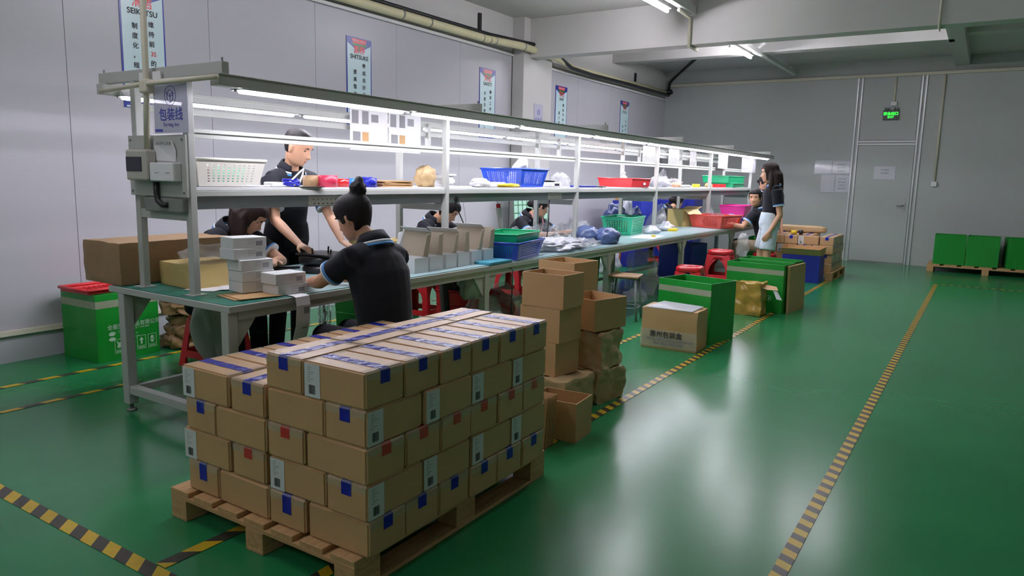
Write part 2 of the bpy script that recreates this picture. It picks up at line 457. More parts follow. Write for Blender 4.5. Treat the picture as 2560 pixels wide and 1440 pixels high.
MB().tube([(.1, -3, 3.36), (.1, 5, 3.36), (.09, 6.5, 3.35), (.11, 8.5, 3.35), (.2, 9.25, 3.36), (.34, 9.6, 3.345), (.27, 10.2, 3.27), (.19, 10.7, 3.2), (.17, 11.5, 3.19), (.15, 13, 3.215), (.14, 15.1, 3.22)], .03, 8).build('cable', 'black', cb)
MB().box(.0, .035, 8.36, 8.41, 3.34, 3.62).build('hanger', 'black', cb)
MB().box(.0, .03, 13.6, 13.65, 3.34, 3.5).build('hanger', 'black', cb)
MB().tube([(.1, 15.15, 3.24), (.12, 15.2, 3.5), (.3, 15.1, 3.62), (1.4, 13.2, 3.66)], .028, 8).build('cable', 'black', cb)
MB().ball((.14, 15.1, 3.29), (.09, .1, .06), 8, amp=.4, seed=2).build('cable_coil', 'black', cb)

def conduit(label, pts, r=.016, m='beige', name='conduit'):
    o = MB().tube(pts, r, 8).build(name, m); tag(o, label, 'conduit'); return o
conduit('beige conduit dropping down the face of the deep beam', [(-3.40, 8.95, 3.52), (-3.40, 9.37, 3.50), (-3.40, 9.375, 3.15), (-3.40, 9.7, 3.15)], .022)
conduit('thin pale conduit down the deep beam above the aisle', [(-.62, 9.38, 3.70), (-.62, 9.38, 3.16), (-.63, 9.66, 3.16)], .012)
conduit('pale trunking strip ending in a wall switch', [(-.83, YF - .015, 3.40), (-.83, YF - .015, 1.53)], .02)
o = MB().box(-.875, -.785, YF - .045, YF, 1.45, 1.535).build('wall_switch', 'white', bevel=.006); tag(o, 'small white switch box under the pale trunking', 'switch')
conduit('pale trunking strip above the exit sign', [(-1.60, YF - .015, 3.40), (-1.60, YF - .015, 2.93)], .018)

# ceiling tube lamps
def ceil_lamp(x, y0, L, label, z=3.50):
    t = thing('ceiling_tube_lamp', label, 'lamp', (x, y0, z), group='tube lamps under the ceiling')
    MB().prism([(-.045, .03), (-.03, .075), (.03, .075), (.045, .03), (.02, .022), (-.02, .022)], 0, L, 'y').build('housing', 'lampw', t)
    MB().tube([(0, .02, 0), (0, L - .02, 0)], .02, 10).build('tube', 'tubec', t)
    MB().tube([(0, 0, 0), (0, .03, 0)], .02, 8).tube([(0, L - .03, 0), (0, L, 0)], .02, 8).build('end_cap', 'white', t)
    return t
tr = thing('lamp_trunking', 'white trunking carrying the ceiling lamps', 'trunking', (-3.37, 0, 3.54))
MB().box(-.04, .04, -3.8, 9.39, 0, .1).build('channel', 'trimw', tr, bevel=.004)
MB().box(-.04, .04, 9.66, 15.24, -.02, .05).build('channel', 'trimw', tr, bevel=.004)
ceil_lamp(-3.52, 7.65, 1.25, 'lit ceiling tube before the deep beam')
ceil_lamp(-3.54, 11.55, 1.2, 'lit ceiling tube between the two beams')
ceil_lamp(-2.0, 10.3, 1.2, 'unseen fill tube added behind the deep beam for the far wall', z=3.62)  # fill light added to brighten the far wall
ceil_lamp(-2.8, 10.3, 1.2, 'unseen fill tube added behind the deep beam near the bench', z=3.62)  # another added tube, lifting the far wall further
ceil_lamp(-1.55, 10.3, 1.2, 'ceiling tube hidden behind the deep beam', z=3.62)
ceil_lamp(-3.52, 4.0, 1.25, 'ceiling tube above the near bench')
ceil_lamp(-3.52, .4, 1.25, 'ceiling tube above the near floor')
ceil_lamp(-3.52, -2.6, 1.25, 'ceiling tube behind the viewer')
ceil_lamp(-1.5, -2.4, 1.25, 'unseen fill tube added behind the viewer over the aisle')  # added out of view to light the front faces of the cartons
ceil_lamp(-1.5, 4.9, 1.25, 'unseen fill tube added above the aisle')  # added over the aisle to brighten the rack rail and carton sides

# ------------------------------------------------------------------ posters
def poster(y0, title, latin, cols, label, mark=''):
    W, H, zt = .385, .98, 2.925
    t = thing('wall_poster', label, 'poster', (XL + .006, y0, zt - H), group='quality posters along the panel wall')
    MB().box(-.005, 0, 0, W, 0, H).build('board', 'pblue', t)
    MB().box(0, .001, .014, W - .014, .05, H - .02).build('sheet', 'cyan', t)
    x = .0016
    MB().add([(x, .0, H), (x, W, H), (x, W, H - .06), (x, 0, H - .06)], [(0, 1, 2, 3)]).add([(x, 0.0, H - .06), (x, W, H - .06), (x, W * .5, H - .15)], [(0, 1, 2)]).build('header', 'pblue', t)
    x = .0022
    MB().add([(x, .06, H - .062), (x, W - .06, H - .062), (x, W * .5, H - .145)], [(0, 1, 2)]).build('header_triangle', 'pgreen', t)
    x = .0028
    MB().add([(x, .075, H - .012), (x, W - .075, H - .012), (x, W - .1, H - .062), (x, .1, H - .062)], [(0, 1, 2, 3)]).build('header_ribbon', 'pred', t)
    fm = lambda yy, zz: face_mat((.0034, yy, zz), (0, 1, 0), (0, 0, 1))
    lettering('优质品质 优秀企业', .026, 'paper', t, fm(W / 2, H - .037))
    lettering(title, .09, 'pred', t, fm(W / 2, H - .133), .002)
    lettering(latin, .064, 'ink', t, fm(W / 2, H - .208), .0012)
    for c, (body, yy, z0) in enumerate(cols):
        for i, ch in enumerate(body):
            lettering(ch, .052, 'pred' if ch in '3S' else 'ink', t, fm(yy, z0 - i * .078), .001)
    MB().box(0, .002, .02, W - .02, .006, .02).build('foot_line', 'cyan', t)
    return t
poster(3.43, '清洁', 'SEIKETSU', [('维持前', .262, .686), (['3S'], .272, .452), ('的成果', .27, .374), ('制度化，规范化', .12, .655)], 'poster reading SEIKETSU behind the bench end')
poster(5.925, '素养', 'SHITSUKE', [('养成良好习惯', .262, .686), ('提高整体素质', .125, .609)], 'poster reading SHITSUKE above the bench')
poster(8.42, '安全', 'SAFETY', [('确保工作生产', .262, .67), ('关爱生命，以人', .125, .64)], 'poster reading SAFETY beside the column')
poster(10.53, '节约', 'SAVE', [('勤俭节约爱', .262, .68), ('减少浪费', .125, .55)], 'poster reading SAVE just past the column')
poster(13.02, '学习', 'STUDY', [('不断学习', .262, .6), ('提高自我', .125, .5)], 'last poster on the panel wall near the corner')

# sign on column
cs = thing('column_sign', 'small acrylic sign on the white column', 'sign', (-5.797, 9.66, 2.30))
MB().box(0, .004, -.11, .14, -.10, .24).build('plate', 'signw', cs)
lettering('包装区', .07, 'signb', cs, face_mat((.006, .015, .0), (0, 1, 0), (0, 0, 1)))
MB().tube([(.006, .015 + .03 * math.cos(a * PI / 6), .12 + .035 * math.sin(a * PI / 6)) for a in range(13)], .004, 5).build('emblem', 'signb', cs)

# exit sign
ex = thing('exit_sign', 'lit green emergency exit sign above the door', 'exit sign', (-1.63, YF, 2.64))
MB().box(-.13, .13, -.055, -.03, 0, .17).build('case', 'blackp', ex, bevel=.004)
lettering('安全出口', .062, 'exit', ex, face_mat((0, -.0565, .105), (1, 0, 0), (0, 0, 1)), .003)
lettering('EXIT', .05, 'exit', ex, face_mat((0, -.0565, .045), (1, 0, 0), (0, 0, 1)), .002)
bx = MB().box(-.02, .08, -.05, 0, .25, .32); bx.build('junction_box', 'white', ex, bevel=.004)
for xx in (-.1, -.05, .05, .1):
    MB().ball((xx, -.05, .2), (.022, .025, .022), 8).build('lamp_head', 'metal', ex)
MB().tube([(-.13, -.04, .03), (-.17, -.03, .06), (-.18, -.02, .11), (-.14, -.02, .15)], .004, 6).build('cord', 'white', ex)

def notice(x0, x1, z0, z1, label, lines, w=.003, y=YF, heading=None):
    t = thing('paper_notice', label, 'notice', (x0, y - .001, z0), group='notices in clear sleeves by the exit door')
    W, H = x1 - x0, z1 - z0
    MB().box(0, W, -.003, -.001, 0, H).build('sheet', 'paper', t)
    MB().box(-.01, W + .01, -.006, -.0045, -.01, H + .01).build('sleeve', 'clear', t)
    for i, ln in enumerate(lines):
        lettering(ln, .035, 'ink', t, face_mat((W / 2, -.0035, H - .07 - i * .06), (1, 0, 0), (0, 0, 1)))
    return t
notice(-2.87, -2.57, 1.65, 1.90, 'blank notice in a shiny sleeve, upper one farther from the door', [])
notice(-2.55, -2.25, 1.66, 1.89, 'printed notice in a shiny sleeve touching the door frame', ['节约用电', '随手关灯', '人走断电'])
notice(-2.74, -2.5, 1.30, 1.62, 'blank faded notice low beside the door', [])
notice(-2.48, -2.24, 1.30, 1.62, 'printed notice low beside the door frame', ['工作时间', '请勿喧哗', '注意安全', '保持清洁'])
notice(-1.82, -1.47, 1.56, 1.80, 'small notice in a sleeve on the exit door', ['安全通道', '请勿堵塞'], y=YF - .016)
# ------------------------------------------------------------------ workbench
T = .76
FY = [2.44, 4.69, 6.93, 9.15, 11.36, 13.68]
BX0, BX1, BY0, BY1 = -4.36, -3.22, 2.335, 13.8
wb = thing('workbench', 'long grey steel packing bench with green top', 'workbench', (0, 0, 0))
for a, b in zip([BY0] + FY[1:-1], FY[1:-1] + [BY1]):
    MB().box(BX0, BX1, a, b - .002, T - .04, T - .004).build('top_frame', 'frame', wb, bevel=.003)
    MB().box(BX0 + .015, BX1 - .012, a + .012, b, T - .004, T - .001).build('top_mat', 'mat', wb)
lx = (-4.235, -3.265)
for yi, yy in enumerate([2.365] + FY[1:-1] + [13.76]):
    for x in lx:
        MB().box(x - .03, x + .03, yy - .03, yy + .03, .045, T - .04).build('leg', 'frame', wb, bevel=.004)
        MB().lathe([(.012, .01), (.012, .05)], 10, (x, yy, 0)).lathe([(.03, 0), (.03, .008), (.02, .016)], 12, (x, yy, 0)).build('foot', 'steelg', wb)
        for s in (-1, 1):
            if (yi == 0 and s < 0) or (yi == 5 and s > 0): continue
            MB().prism([(yy + s * .03, T - .04), (yy + s * .17, T - .04), (yy + s * .17, T - .07), (yy + s * .03, T - .25)], x - .012, x + .012, 'x').build('gusset', 'frame', wb)
    MB().box(lx[0] + .03, lx[1] - .03, yy - .025, yy + .025, .11, .16).build('stretcher', 'frame', wb, bevel=.004)
MB().box(lx[0] - .02, lx[0] + .02, 2.4, 13.7, .11, .15).build('stretcher', 'frame', wb)
MB().box(BX1 - .05, BX1 - .02, 2.4, 13.7, T - .085, T - .04).build('apron', 'frame', wb)
MB().box(BX0 + .02, BX0 + .05, 2.4, 13.7, T - .085, T - .04).build('apron', 'frame', wb)

# ------------------------------------------------------------------ shelf rack on the bench
rk = thing('shelf_rack', 'white steel shelf rack standing on the bench', 'shelf rack', (0, 0, T))
PX = (-4.146, -3.66)
for i, yy in enumerate(FY):
    for x in PX:
        MB().box(x - .024, x + .024, yy - .02, yy + .02, 0, 1.18).build('post', 'frame', rk, bevel=.003)
        MB().box(x - .045, x + .045, yy - .045, yy + .045, -.001, .004).build('base_plate', 'frame', rk)
    MB().box(PX[0] + .024, PX[1] - .024, yy - .018, yy + .018, .41, .462).build('crossbar', 'frame', rk, bevel=.003)
    MB().box(-4.485, -3.325, yy - .022, yy + .022, 1.178, 1.24).build('top_bar', 'frame', rk, bevel=.003)
    for x in (-4.46, -3.35):
        MB().tube([(x, yy, 1.24), (x, yy, 1.262)], .006, 6).build('bolt', 'steelg', rk)
for a, b in zip(FY[:-1], FY[1:]):
    MB().box(PX[0] - .02, PX[1] + .012, a + .02, b - .02, .585, .596).build('shelf_board', 'white', rk)
    MB().box(PX[1] - .012, PX[1] + .02, a + .021, b - .021, .545, .578).box(PX[1] - .008, PX[1] + .016, a + .021, b - .021, .578, .5845).build('shelf_edge', 'frame', rk, bevel=.003)
    MB().box(PX[0] - .02, PX[0] + .012, a + .021, b - .021, .545, .5845).build('shelf_edge', 'frame', rk, bevel=.003)
    MB().box(PX[1] - .05, PX[1] - .015, a + .021, b - .021, .472, .544).build('cable_channel', 'frame_d', rk, bevel=.004)
    MB().box(PX[0] + .0, PX[0] + .03, a + .021, b - .021, .50, .544).build('cable_channel', 'frame_d', rk, bevel=.004)
    m = (a + b) / 2
    MB().box(PX[1] - .052, PX[1] - .01, a + .021, b - .021, .862, .882).box(PX[1] - .052, PX[1] - .01, a + .021, b - .021, .892, .912).box(PX[1] - .052, PX[1] - .02, a + .021, b - .021, .88, .894).build('middle_rail', 'frame', rk)
MB().box(-3.40, -3.33, 2.40, 13.95, 1.118, 1.178).box(-3.412, -3.318, 2.40, 13.95, 1.172, 1.178).build('lamp_rail', 'frame', rk, bevel=.003)
MB().box(-4.48, -4.41, 2.40, 13.95, 1.118, 1.178).build('lamp_rail', 'frame', rk, bevel=.003)
for yy in (5.06, 7.4, 9.7, 12.05):
    MB().box(-4.166, -4.126, yy - .018, yy + .018, .89, 1.13).build('hanger', 'frame', rk, bevel=.003)
MB().box(PX[0] - .03, PX[0] - .005, 2.46, 13.66, 1.10, 1.13).build('top_rail', 'frame', rk)
MB().box(PX[0] - .03, PX[0] - .005, 2.46, 13.66, 1.02, 1.06).build('top_rail', 'frame', rk)
MB().box(-4.02, -3.66, 2.385, 2.43, .455, .53).build('channel_end', 'steelg', rk, bevel=.006)
# small sockets set into the channel
for yy in (3.42, 6.5):
    s_ = MB().box(PX[1] - .016, PX[1] - .012, yy - .14, yy + .14, .478, .54).build('socket_plate', 'greyp', rk)
    q = MB()
    for k in range(6):
        q.box(PX[1] - .0125, PX[1] - .011, yy - .1 + k * .038, yy - .085 + k * .038, .487, .493).box(PX[1] - .0125, PX[1] - .011, yy - .1 + k * .038, yy - .096 + k * .038, .512, .522)
    tag(q.build('slots', 'ink', s_), kind='stuff')

# bench tube lamps
def bench_lamp(x, y0, label, L=1.33, z=1.885, group='tube lamps along the bench'):
    t = thing('bench_tube_lamp', label, 'lamp', (x, y0, z), group=group)
    MB().prism([(-.055, -.012), (-.012, .035), (.012, .035), (.055, -.012), (.05, -.012), (.01, .026), (-.01, .026), (-.05, -.012)], 0, L, 'y').build('reflector', 'lampw', t)
    MB().tube([(0, .02, -.008), (0, L - .02, -.008)], .021, 10).build('tube', 'tube', t)
    MB().prism([(-.05, -.012), (-.01, .034), (.01, .034), (.05, -.012)], -.004, .004, 'y').build('end_plate', 'white', t)
    MB().prism([(-.05, -.012), (-.01, .034), (.01, .034), (.05, -.012)], L - .004, L + .004, 'y').build('end_plate', 'white', t)
    MB().box(-.008, .008, -.012, -.004, -.02, .05).build('bracket', 'steelg', t)
    return t
ords = ['nearest', 'second', 'third', 'fourth', 'fifth', 'sixth', 'seventh', 'last']
for i in range(8):
    bench_lamp(-3.40, 2.56 + 1.41 * i, f'{ords[i]} bench tube lamp on the aisle side rail')
for i in range(8):
    bench_lamp(-4.42, 2.50 + 1.41 * i, f'{ords[i]} bench tube lamp on the wall side rail')

# ------------------------------------------------------------------ electrics on the bench end
ep = thing('electric_panel', 'grey switch panel on the bench end', 'switch panel', (-3.88, 2.405, 1.30))
MB().box(-.285, .255, -.012, 0, 0, .335).build('board', 'frame', ep, bevel=.002)
bk = MB().box(-.215, -.01, -.075, -.012, .085, .255).build('breaker_box', 'greyp', ep, bevel=.012)
MB().box(-.205, -.055, -.079, -.074, .135, .215).build('window', 'navypanel', bk, bevel=.003)
so = MB().box(.0, .215, -.065, -.012, .085, .185).build('socket_box', 'white', ep, bevel=.006)
q = MB()
for k in (.05, .15):
    for j in range(3): q.box(k + j * .014, k + .008 + j * .014, -.0665, -.0648, .128, .132)
tag(q.build('slots', 'ink_l', so), kind='stuff')
nt_ = MB().add([(-.03, -.0135, .198), (.17, -.0135, .192), (.185, -.02, .25), (.165, -.03, .302), (-.03, -.0135, .302)], [(0, 1, 2, 3, 4)]).build('notice', 'paper', ep)
lettering('设备保养记录表', .022, 'ink', nt_, face_mat((.08, -.031, .288), (1, 0, 0), (0, 0, 1)))
MB().tube([(.0, -.03, .08), (-.0, -.03, .02), (.01, -.03, -.025), (.05, -.03, -.045), (.09, -.02, -.045)], .016, 10).build('flexible_conduit', 'black', ep)
for x, z in ((-.26, .31), (.23, .31), (-.26, .025), (.23, .025), (-.09, .31)):
    MB().tube([(x, -.012, z), (x, -.018, z)], .006, 8).build('screw', 'steelg', ep)
conduit('beige conduit from the ceiling to the switch panel', [(-3.88, 2.36, 3.72), (-3.90, 2.36, 1.9), (-3.925, 2.36, 1.54)], .017)
conduit('beige cross conduit feeding the bench lamps', [(-4.36, 2.36, 1.885), (-3.9, 2.345, 1.905), (-3.3, 2.37, 1.915)], .014)
tb = MB().box(-3.93, -3.86, 2.33, 2.39, 1.855, 1.93).build('junction_box', 'beige', bevel=.012); tag(tb, 'beige junction box where the conduits meet', 'junction box')
cp = MB().box(-4.02, -3.82, 2.392, 2.40, 1.925, 1.975).build('cover_plate', 'white'); tag(cp, 'white cover plate on the top bar', 'plate')
sg = thing('packing_line_sign', 'clear sleeve sign reading 包装线 Packing line', 'sign', (-3.72, 2.385, 1.645))
MB().box(-.175, .19, -.003, 0, -.005, .275).build('sleeve', 'clear', sg)
MB().box(-.155, .15, -.004, -.003, 0, .262).build('sheet', 'signw', sg)
fm = lambda x, z: face_mat((x, -.0055, z), (1, 0, 0), (0, 0, 1))
lettering('包装线', .072, 'signb', sg, fm(.0, .092), .001)
lettering('Packing line', .03, 'signb', sg, fm(.0, .043))
MB().box(-.15, -.08, -.0052, -.0045, .006, .02).build('foot_band', 'signb', sg)
e_ = MB()
pts = [(0 + .05 * math.cos(a * PI / 12), -.0055, .195 + .052 * math.sin(a * PI / 12)) for a in range(25)]
e_.tube(pts, .0012, 4)
for pl in ([(-.026, .175), (-.026, .212), (0, .2), (.026, .212), (.026, .175), (0, .158), (-.026, .175)], [(-.026, .212), (0, .226), (.026, .212)], [(0, .2), (0, .158)], [(-.026, .212), (-.032, .204), (-.006, .19), (0, .2), (.006, .19), (.032, .204), (.026, .212)]):
    e_.tube([(a, -.0055, b) for a, b in pl], .0016, 4)
e_.build('emblem', 'signb', sg)

# papers hung from the rear top rail
def hung(y0, y1, z0, z1, label, kind=0, x=-4.12, clear=False):
    t = thing('hanging_sheet', label, 'paper sheet', (x, y0, z0), group='work instructions hung under the rack top')
    W, H = y1 - y0, z1 - z0
    MB().box(-.001, .001, 0, W, 0, H).build('sheet', 'clear' if clear else 'paper', t)
    if kind == 1:
        for i, (a, b, c, d, m_) in enumerate(((.02, .09, .2, .3, 'ink_l'), (.13, .2, .2, .3, 'ink_l'), (.23, .31, .22, .28, 'ink_l'), (.03, .11, .06, .14, 'ink_l'), (.13, .2, .06, .14, 'card'))):
            if b < W: MB().box(.0012, .002, a, b, c, d).build('picture', m_, t)
        lettering('作业指导书', .03, 'ink_l', t, face_mat((.002, W / 2, H - .03), (0, 1, 0), (0, 0, 1)))
    if kind == 2:
        q = MB()
        for k in range(int(W / .045)):
            q.box(.0012, .002, .02 + k * .045, .036 + k * .045, H * .12, H * (.35 + .2 * rnd.random()))
        q.build('print', 'ink_l', t)
    return t
hung(4.10, 4.52, 1.63, 1.98, 'work sheet with pictures hung nearer the bench end', 1)
hung(4.53, 4.93, 1.63, 1.98, 'second picture sheet hung beside the post', 1)
for i, (a, b) in enumerate(((9.75, 10.25), (10.75, 11.2), (11.7, 12.0))):
    hung(a, b, 1.66, 1.93, ['barcode chart hung past the red tray', 'barcode chart hung over the green trays', 'small barcode chart near the rack end'][i], 2)
hung(11.6, 12.1, 1.66, 1.9, 'chart sheet hung on the aisle side of the rack', 2, x=-3.62)
hung(12.85, 13.75, 1.62, 1.9, 'clear film sheet hung at the far rack end', 0, x=-3.6, clear=True)
# ------------------------------------------------------------------ pallets
def pallet(label, x0, x1, y0, y1, h=.13):
    t = thing('pallet', label, 'pallet', (x0, y0, 0), group='wooden pallets')
    W, D = x1 - x0, y1 - y0
    xs = (0, W / 2 - .05, W - .10); ys = (0, D / 2 - .065, D - .13)
    for x in xs:
        for yy in ys:
            MB().box(x, x + .10, yy, yy + .13, .016, .09).build('block', 'woody', t, bevel=.002, seg=1)
        MB().box(x, x + .10, 0, D, 0, .016).build('bottom_plank', 'woody', t, bevel=.002, seg=1)
    for yy in ys:
        MB().box(0, W, yy, yy + .13, .09, .108).build('cross_plank', 'wood', t, bevel=.002, seg=1)
    n = 7; pw = W / n * .78; gap = (W - n * pw) / (n - 1)
    for k in range(n):
        a = k * (pw + gap)
        MB().box(a, a + pw, 0, D, .108, h).build('deck_plank', 'woody', t, bevel=.002, seg=1)
    return t
pallet('pine pallet under the big carton stack in front', -2.765, -1.70, 1.69, 2.985)
pallet('shaded pallet under the far carton stack', -2.86, -1.84, 11.78, 12.96)
pallet('pallet under the three green boxes by the far wall', -.76, .95, 14.45, 15.2)

# ------------------------------------------------------------------ taped cartons
CL, CW, CH = .298, .196, .1315
def carton_mesh():
    bm = bmesh.new(); bmesh.ops.create_cube(bm, size=1)
    for v in bm.verts: v.co = Vector((v.co.x * CL, v.co.y * CW, (v.co.z + .5) * CH))
    bmesh.ops.bevel(bm, geom=bm.edges[:], offset=.007, segments=3, affect='EDGES')
    me = bpy.data.meshes.new('carton_body'); bm.to_mesh(me); bm.free()
    me.polygons.foreach_set('use_smooth', [False] * len(me.polygons))
    me.materials.append(M['card2'])
    return me
ME_C = carton_mesh()
def tape_mesh(matn, drop):
    mb = MB(); e = .0012; w = .024; a = CL / 2 + e; c = .007
    prof = [(-a, CH - drop), (-a, CH - c), (-a + c, CH + e)]
    for i in range(1, 12):
        prof.append((-a + c + (2 * a - 2 * c) * i / 12, CH + e + .0006 * math.sin(i * 2.1)))
    prof += [(a - c, CH + e), (a, CH - c), (a, CH - drop)]
    vs = []; fs = []
    for i, (x, z) in enumerate(prof):
        vs += [(x, -w, z), (x, w, z)]
        if i: fs.append((2 * i - 2, 2 * i - 1, 2 * i + 1, 2 * i))
    mb.add(vs, fs); me = mb.mesh('tape'); me.materials.append(M[matn]); return me
ME_TB, ME_TR, ME_TL = tape_mesh('tapeb', .052), tape_mesh('taper', .045), tape_mesh('tapeb', .075)
def clear_mesh():
    out = []
    for s in (-1, 1):     # clear tape sealing the flap edge at both ends
        mb = MB(); e = .0009
        a = s * (CL / 2 + e)
        y0, y1 = -CW / 2 + .004, CW / 2 - .004
        mb.add([(a, y0, CH - .03), (a, y1, CH - .03), (a, y1, CH - .004), (a, y0, CH - .004), (a - s * .006, y0, CH + e), (a - s * .006, y1, CH + e), (a - s * .03, y1, CH + e), (a - s * .03, y0, CH + e)], [(0, 1, 2, 3), (3, 2, 5, 4), (4, 5, 6, 7)])
        me = mb.mesh('clear_tape'); me.materials.append(M['tapec']); out.append(me)
    return out
ME_CT = clear_mesh()
def label_meshes():
    y = -CW / 2 - .0012
    x0, x1, z0, z1 = -CL / 2 + .006, -CL / 2 + .084, .004, CH - .006
    a = MB().add([(x0, y, z0), (x1, y, z0), (x1, y, z1), (x0, y, z1)], [(0, 1, 2, 3)]).mesh('label'); a.materials.append(M['label'])
    q = MB(); rr = random.Random(3); x = x0 + .022
    while x < x0 + .052:
        w = rr.choice((.0012, .002, .003)); q.add([(x, y - .0006, z0 + .012), (x + w, y - .0006, z0 + .012), (x + w, y - .0006, z0 + .045), (x, y - .0006, z0 + .045)], [(0, 1, 2, 3)]); x += w + rr.choice((.001, .0018))
    b = q.mesh('barcode'); b.materials.append(M['ink'])
    q = MB()
    for i in range(7):
        w = rr.uniform(.012, .036); zz = z1 - .014 - i * .0085
        q.add([(x0 + .016, y - .0006, zz), (x0 + .016 + w, y - .0006, zz), (x0 + .016 + w, y - .0006, zz + .0022), (x0 + .016, y - .0006, zz + .0022)], [(0, 1, 2, 3)])
    c = q.mesh('print'); c.materials.append(M['ink_l'])
    return a, b, c
ME_L, ME_B, ME_P = label_meshes()
def link(name, me, parent=None):
    o = bpy.data.objects.new(name, me); COL.objects.link(o)
    if parent is not None: o.parent = parent
    return o
def carton(x, y, z, along, tape, lab, label, group, jit=1.0):
    """x, y = centre; along 'x' or 'y' = long axis; tape None/'b'/'r'; lab = label on the long side"""
    o = link('taped_carton', ME_C)
    o.location = (x + rnd.uniform(-.004, .004) * jit, y + rnd.uniform(-.003, .003) * jit, z)
    o.rotation_euler = (0, 0, (PI / 2 if along == 'y' else 0) + R(rnd.uniform(-.7, .7)) * jit)
    tag(o, label, 'carton', group)
    if tape: link('tape', {'b': ME_TB, 'r': ME_TR, 'l': ME_TL}[tape], o); link('clear_tape', ME_CT[0], o); link('clear_tape', ME_CT[1], o)
    if lab:
        l = link('label', ME_L, o); link('barcode', ME_B, l); link('print', ME_P, l)
    return o
LN = ['bottom', 'second', 'third', 'fourth', 'top']
OR = ['first', 'second', 'third', 'fourth', 'fifth', 'sixth']
X1, Y0 = -1.672, 1.725
Zs = [.1315, .264, .3965, .529, .6615]
G = 'taped cartons on the near pallet'
for n in range(5):
    z = Zs[n]; ly = LN[n] + ' layer'
    odd = n % 2 == 0
    # columns from the aisle side towards the bench: (kind, x centre)
    if odd:
        cols = [('x', X1 - .151), ('y', X1 - .302 - .105), ('x', X1 - .302 - .21 - .152), ('y', X1 - .606 - .21 - .105)]
    else:
        cols = [('y', X1 - .1), ('x', X1 - .2 - .156), ('y', X1 - .2 - .31 - .115), ('x', X1 - .51 - .225 - .155)]
    for ci, (ax, xc) in enumerate(cols):
        if n == 4 and ci > 1: continue
        num = 6 if ax == 'x' else 4
        for k in range(num):
            front = k == 0
            right = ci == 0
            if n < 3 and not front and not right and not ci == 3: continue
            yc = Y0 + (.2 * k + .1 if ax == 'x' else .302 * k + .151)
            tape, lab = None, False
            if ax == 'x':          # end faces the aisle
                tape = 'r' if n == 2 else 'b'
                if n in (1, 3): lab = (ci == 3) or (n == 1)
                if n == 4: lab = True
            else:
                tape = 'r' if (n == 1 and ci == 2) or (n == 2 and ci == 1) else ('l' if n == 0 else 'b')
                lab = (n in (1, 3) and ci == 0)
            side = ['on the aisle side', 'in the row beside the aisle cartons', 'in the row beside the bench cartons', 'on the bench side'][ci]
            cl = ('red' if tape == 'r' else 'blue')
            wl_ = ' and white label' if lab else ''
            lb = f'{cl}-taped carton{wl_}, {ly} of near pallet, {OR[k]} from front, {side}'
            if len(lb.split()) > 16: lb = f'{cl}-taped carton, {ly} of near pallet, {OR[k]} from front, {side}'
            if len(lb.split()) > 16: lb = lb.replace('in the row beside', 'beside')
            carton(xc, yc, z, ax, tape, lab, lb, G)
# far pallet
G2 = 'taped cartons on the far pallet'
for n in range(4):
    z = .1315 + n * .1325; yy = 11.82; x1 = -1.87
    for k in range(3 if n % 2 else 5):                   # aisle side
        ax = 'y' if n % 2 else 'x'
        yc = yy + (.302 * k + .16 if ax == 'y' else .2 * k + .1)
        xc = x1 - (.1 if ax == 'y' else .15)
        carton(xc, yc, z, ax, 'b', (k == 0 and ax == 'x') or ax == 'y', f'far pallet carton, {LN[n]} layer, {OR[k]} from front on aisle side', G2)
    x = x1 - (.2 if n % 2 else .302)
    for k, ax in enumerate(('x', 'y', 'x') if n % 2 else ('y', 'x', 'y')):
        w = .302 if ax == 'x' else .2
        if x - w < -2.9: break
        carton(x - w / 2 - .004, yy + (.1 if ax == 'x' else .151), z, ax, 'b', ax == 'x', f'far pallet carton, {LN[n]} layer front row, {OR[k + 1]} from the aisle', G2)
        x -= w + .004
for n in range(4):
    for i in range(3):
        for j in range(2):
            carton(-2.32 - .21 * i, 12.29 + .304 * j, .1315 + n * .1325, 'y', 'b', False, f'far pallet carton, {LN[n]} layer behind front row, {OR[i]} from aisle, {OR[j]} back', G2, jit=.3)
# ------------------------------------------------------------------ containers
def perf(mb, c, nx, nz, mx=.12, mt=.16, mbm=.14, hole=.62):
    """wall quad c = [bl, br, tr, tl] with a field of nx x nz real holes"""
    c = [Vector(q) for q in c]
    P = lambda u, v: (c[0] * (1 - u) + c[1] * u) * (1 - v) + (c[3] * (1 - u) + c[2] * u) * v
    us = [0] + [mx + (1 - 2 * mx) * i / nx for i in range(nx + 1)] + [1]
    vs = [0] + [mbm + (1 - mt - mbm) * i / nz for i in range(nz + 1)] + [1]
    for i in range(nx + 2):
        for j in range(nz + 2):
            u0, u1, v0, v1 = us[i], us[i + 1], vs[j], vs[j + 1]
            if 0 < i < nx + 1 and 0 < j < nz + 1:
                e = (1 - hole) / 2
                a0, a1 = u0 + (u1 - u0) * e, u1 - (u1 - u0) * e
                b0, b1 = v0 + (v1 - v0) * e, v1 - (v1 - v0) * e
                q = [P(u0, v0), P(u1, v0), P(u1, v1), P(u0, v1), P(a0, b0), P(a1, b0), P(a1, b1), P(a0, b1)]
                mb.add(q, [(0, 1, 5, 4), (1, 2, 6, 5), (2, 3, 7, 6), (3, 0, 4, 7)])
            else:
                mb.add([P(u0, v0), P(u1, v0), P(u1, v1), P(u0, v1)], [(0, 1, 2, 3)])

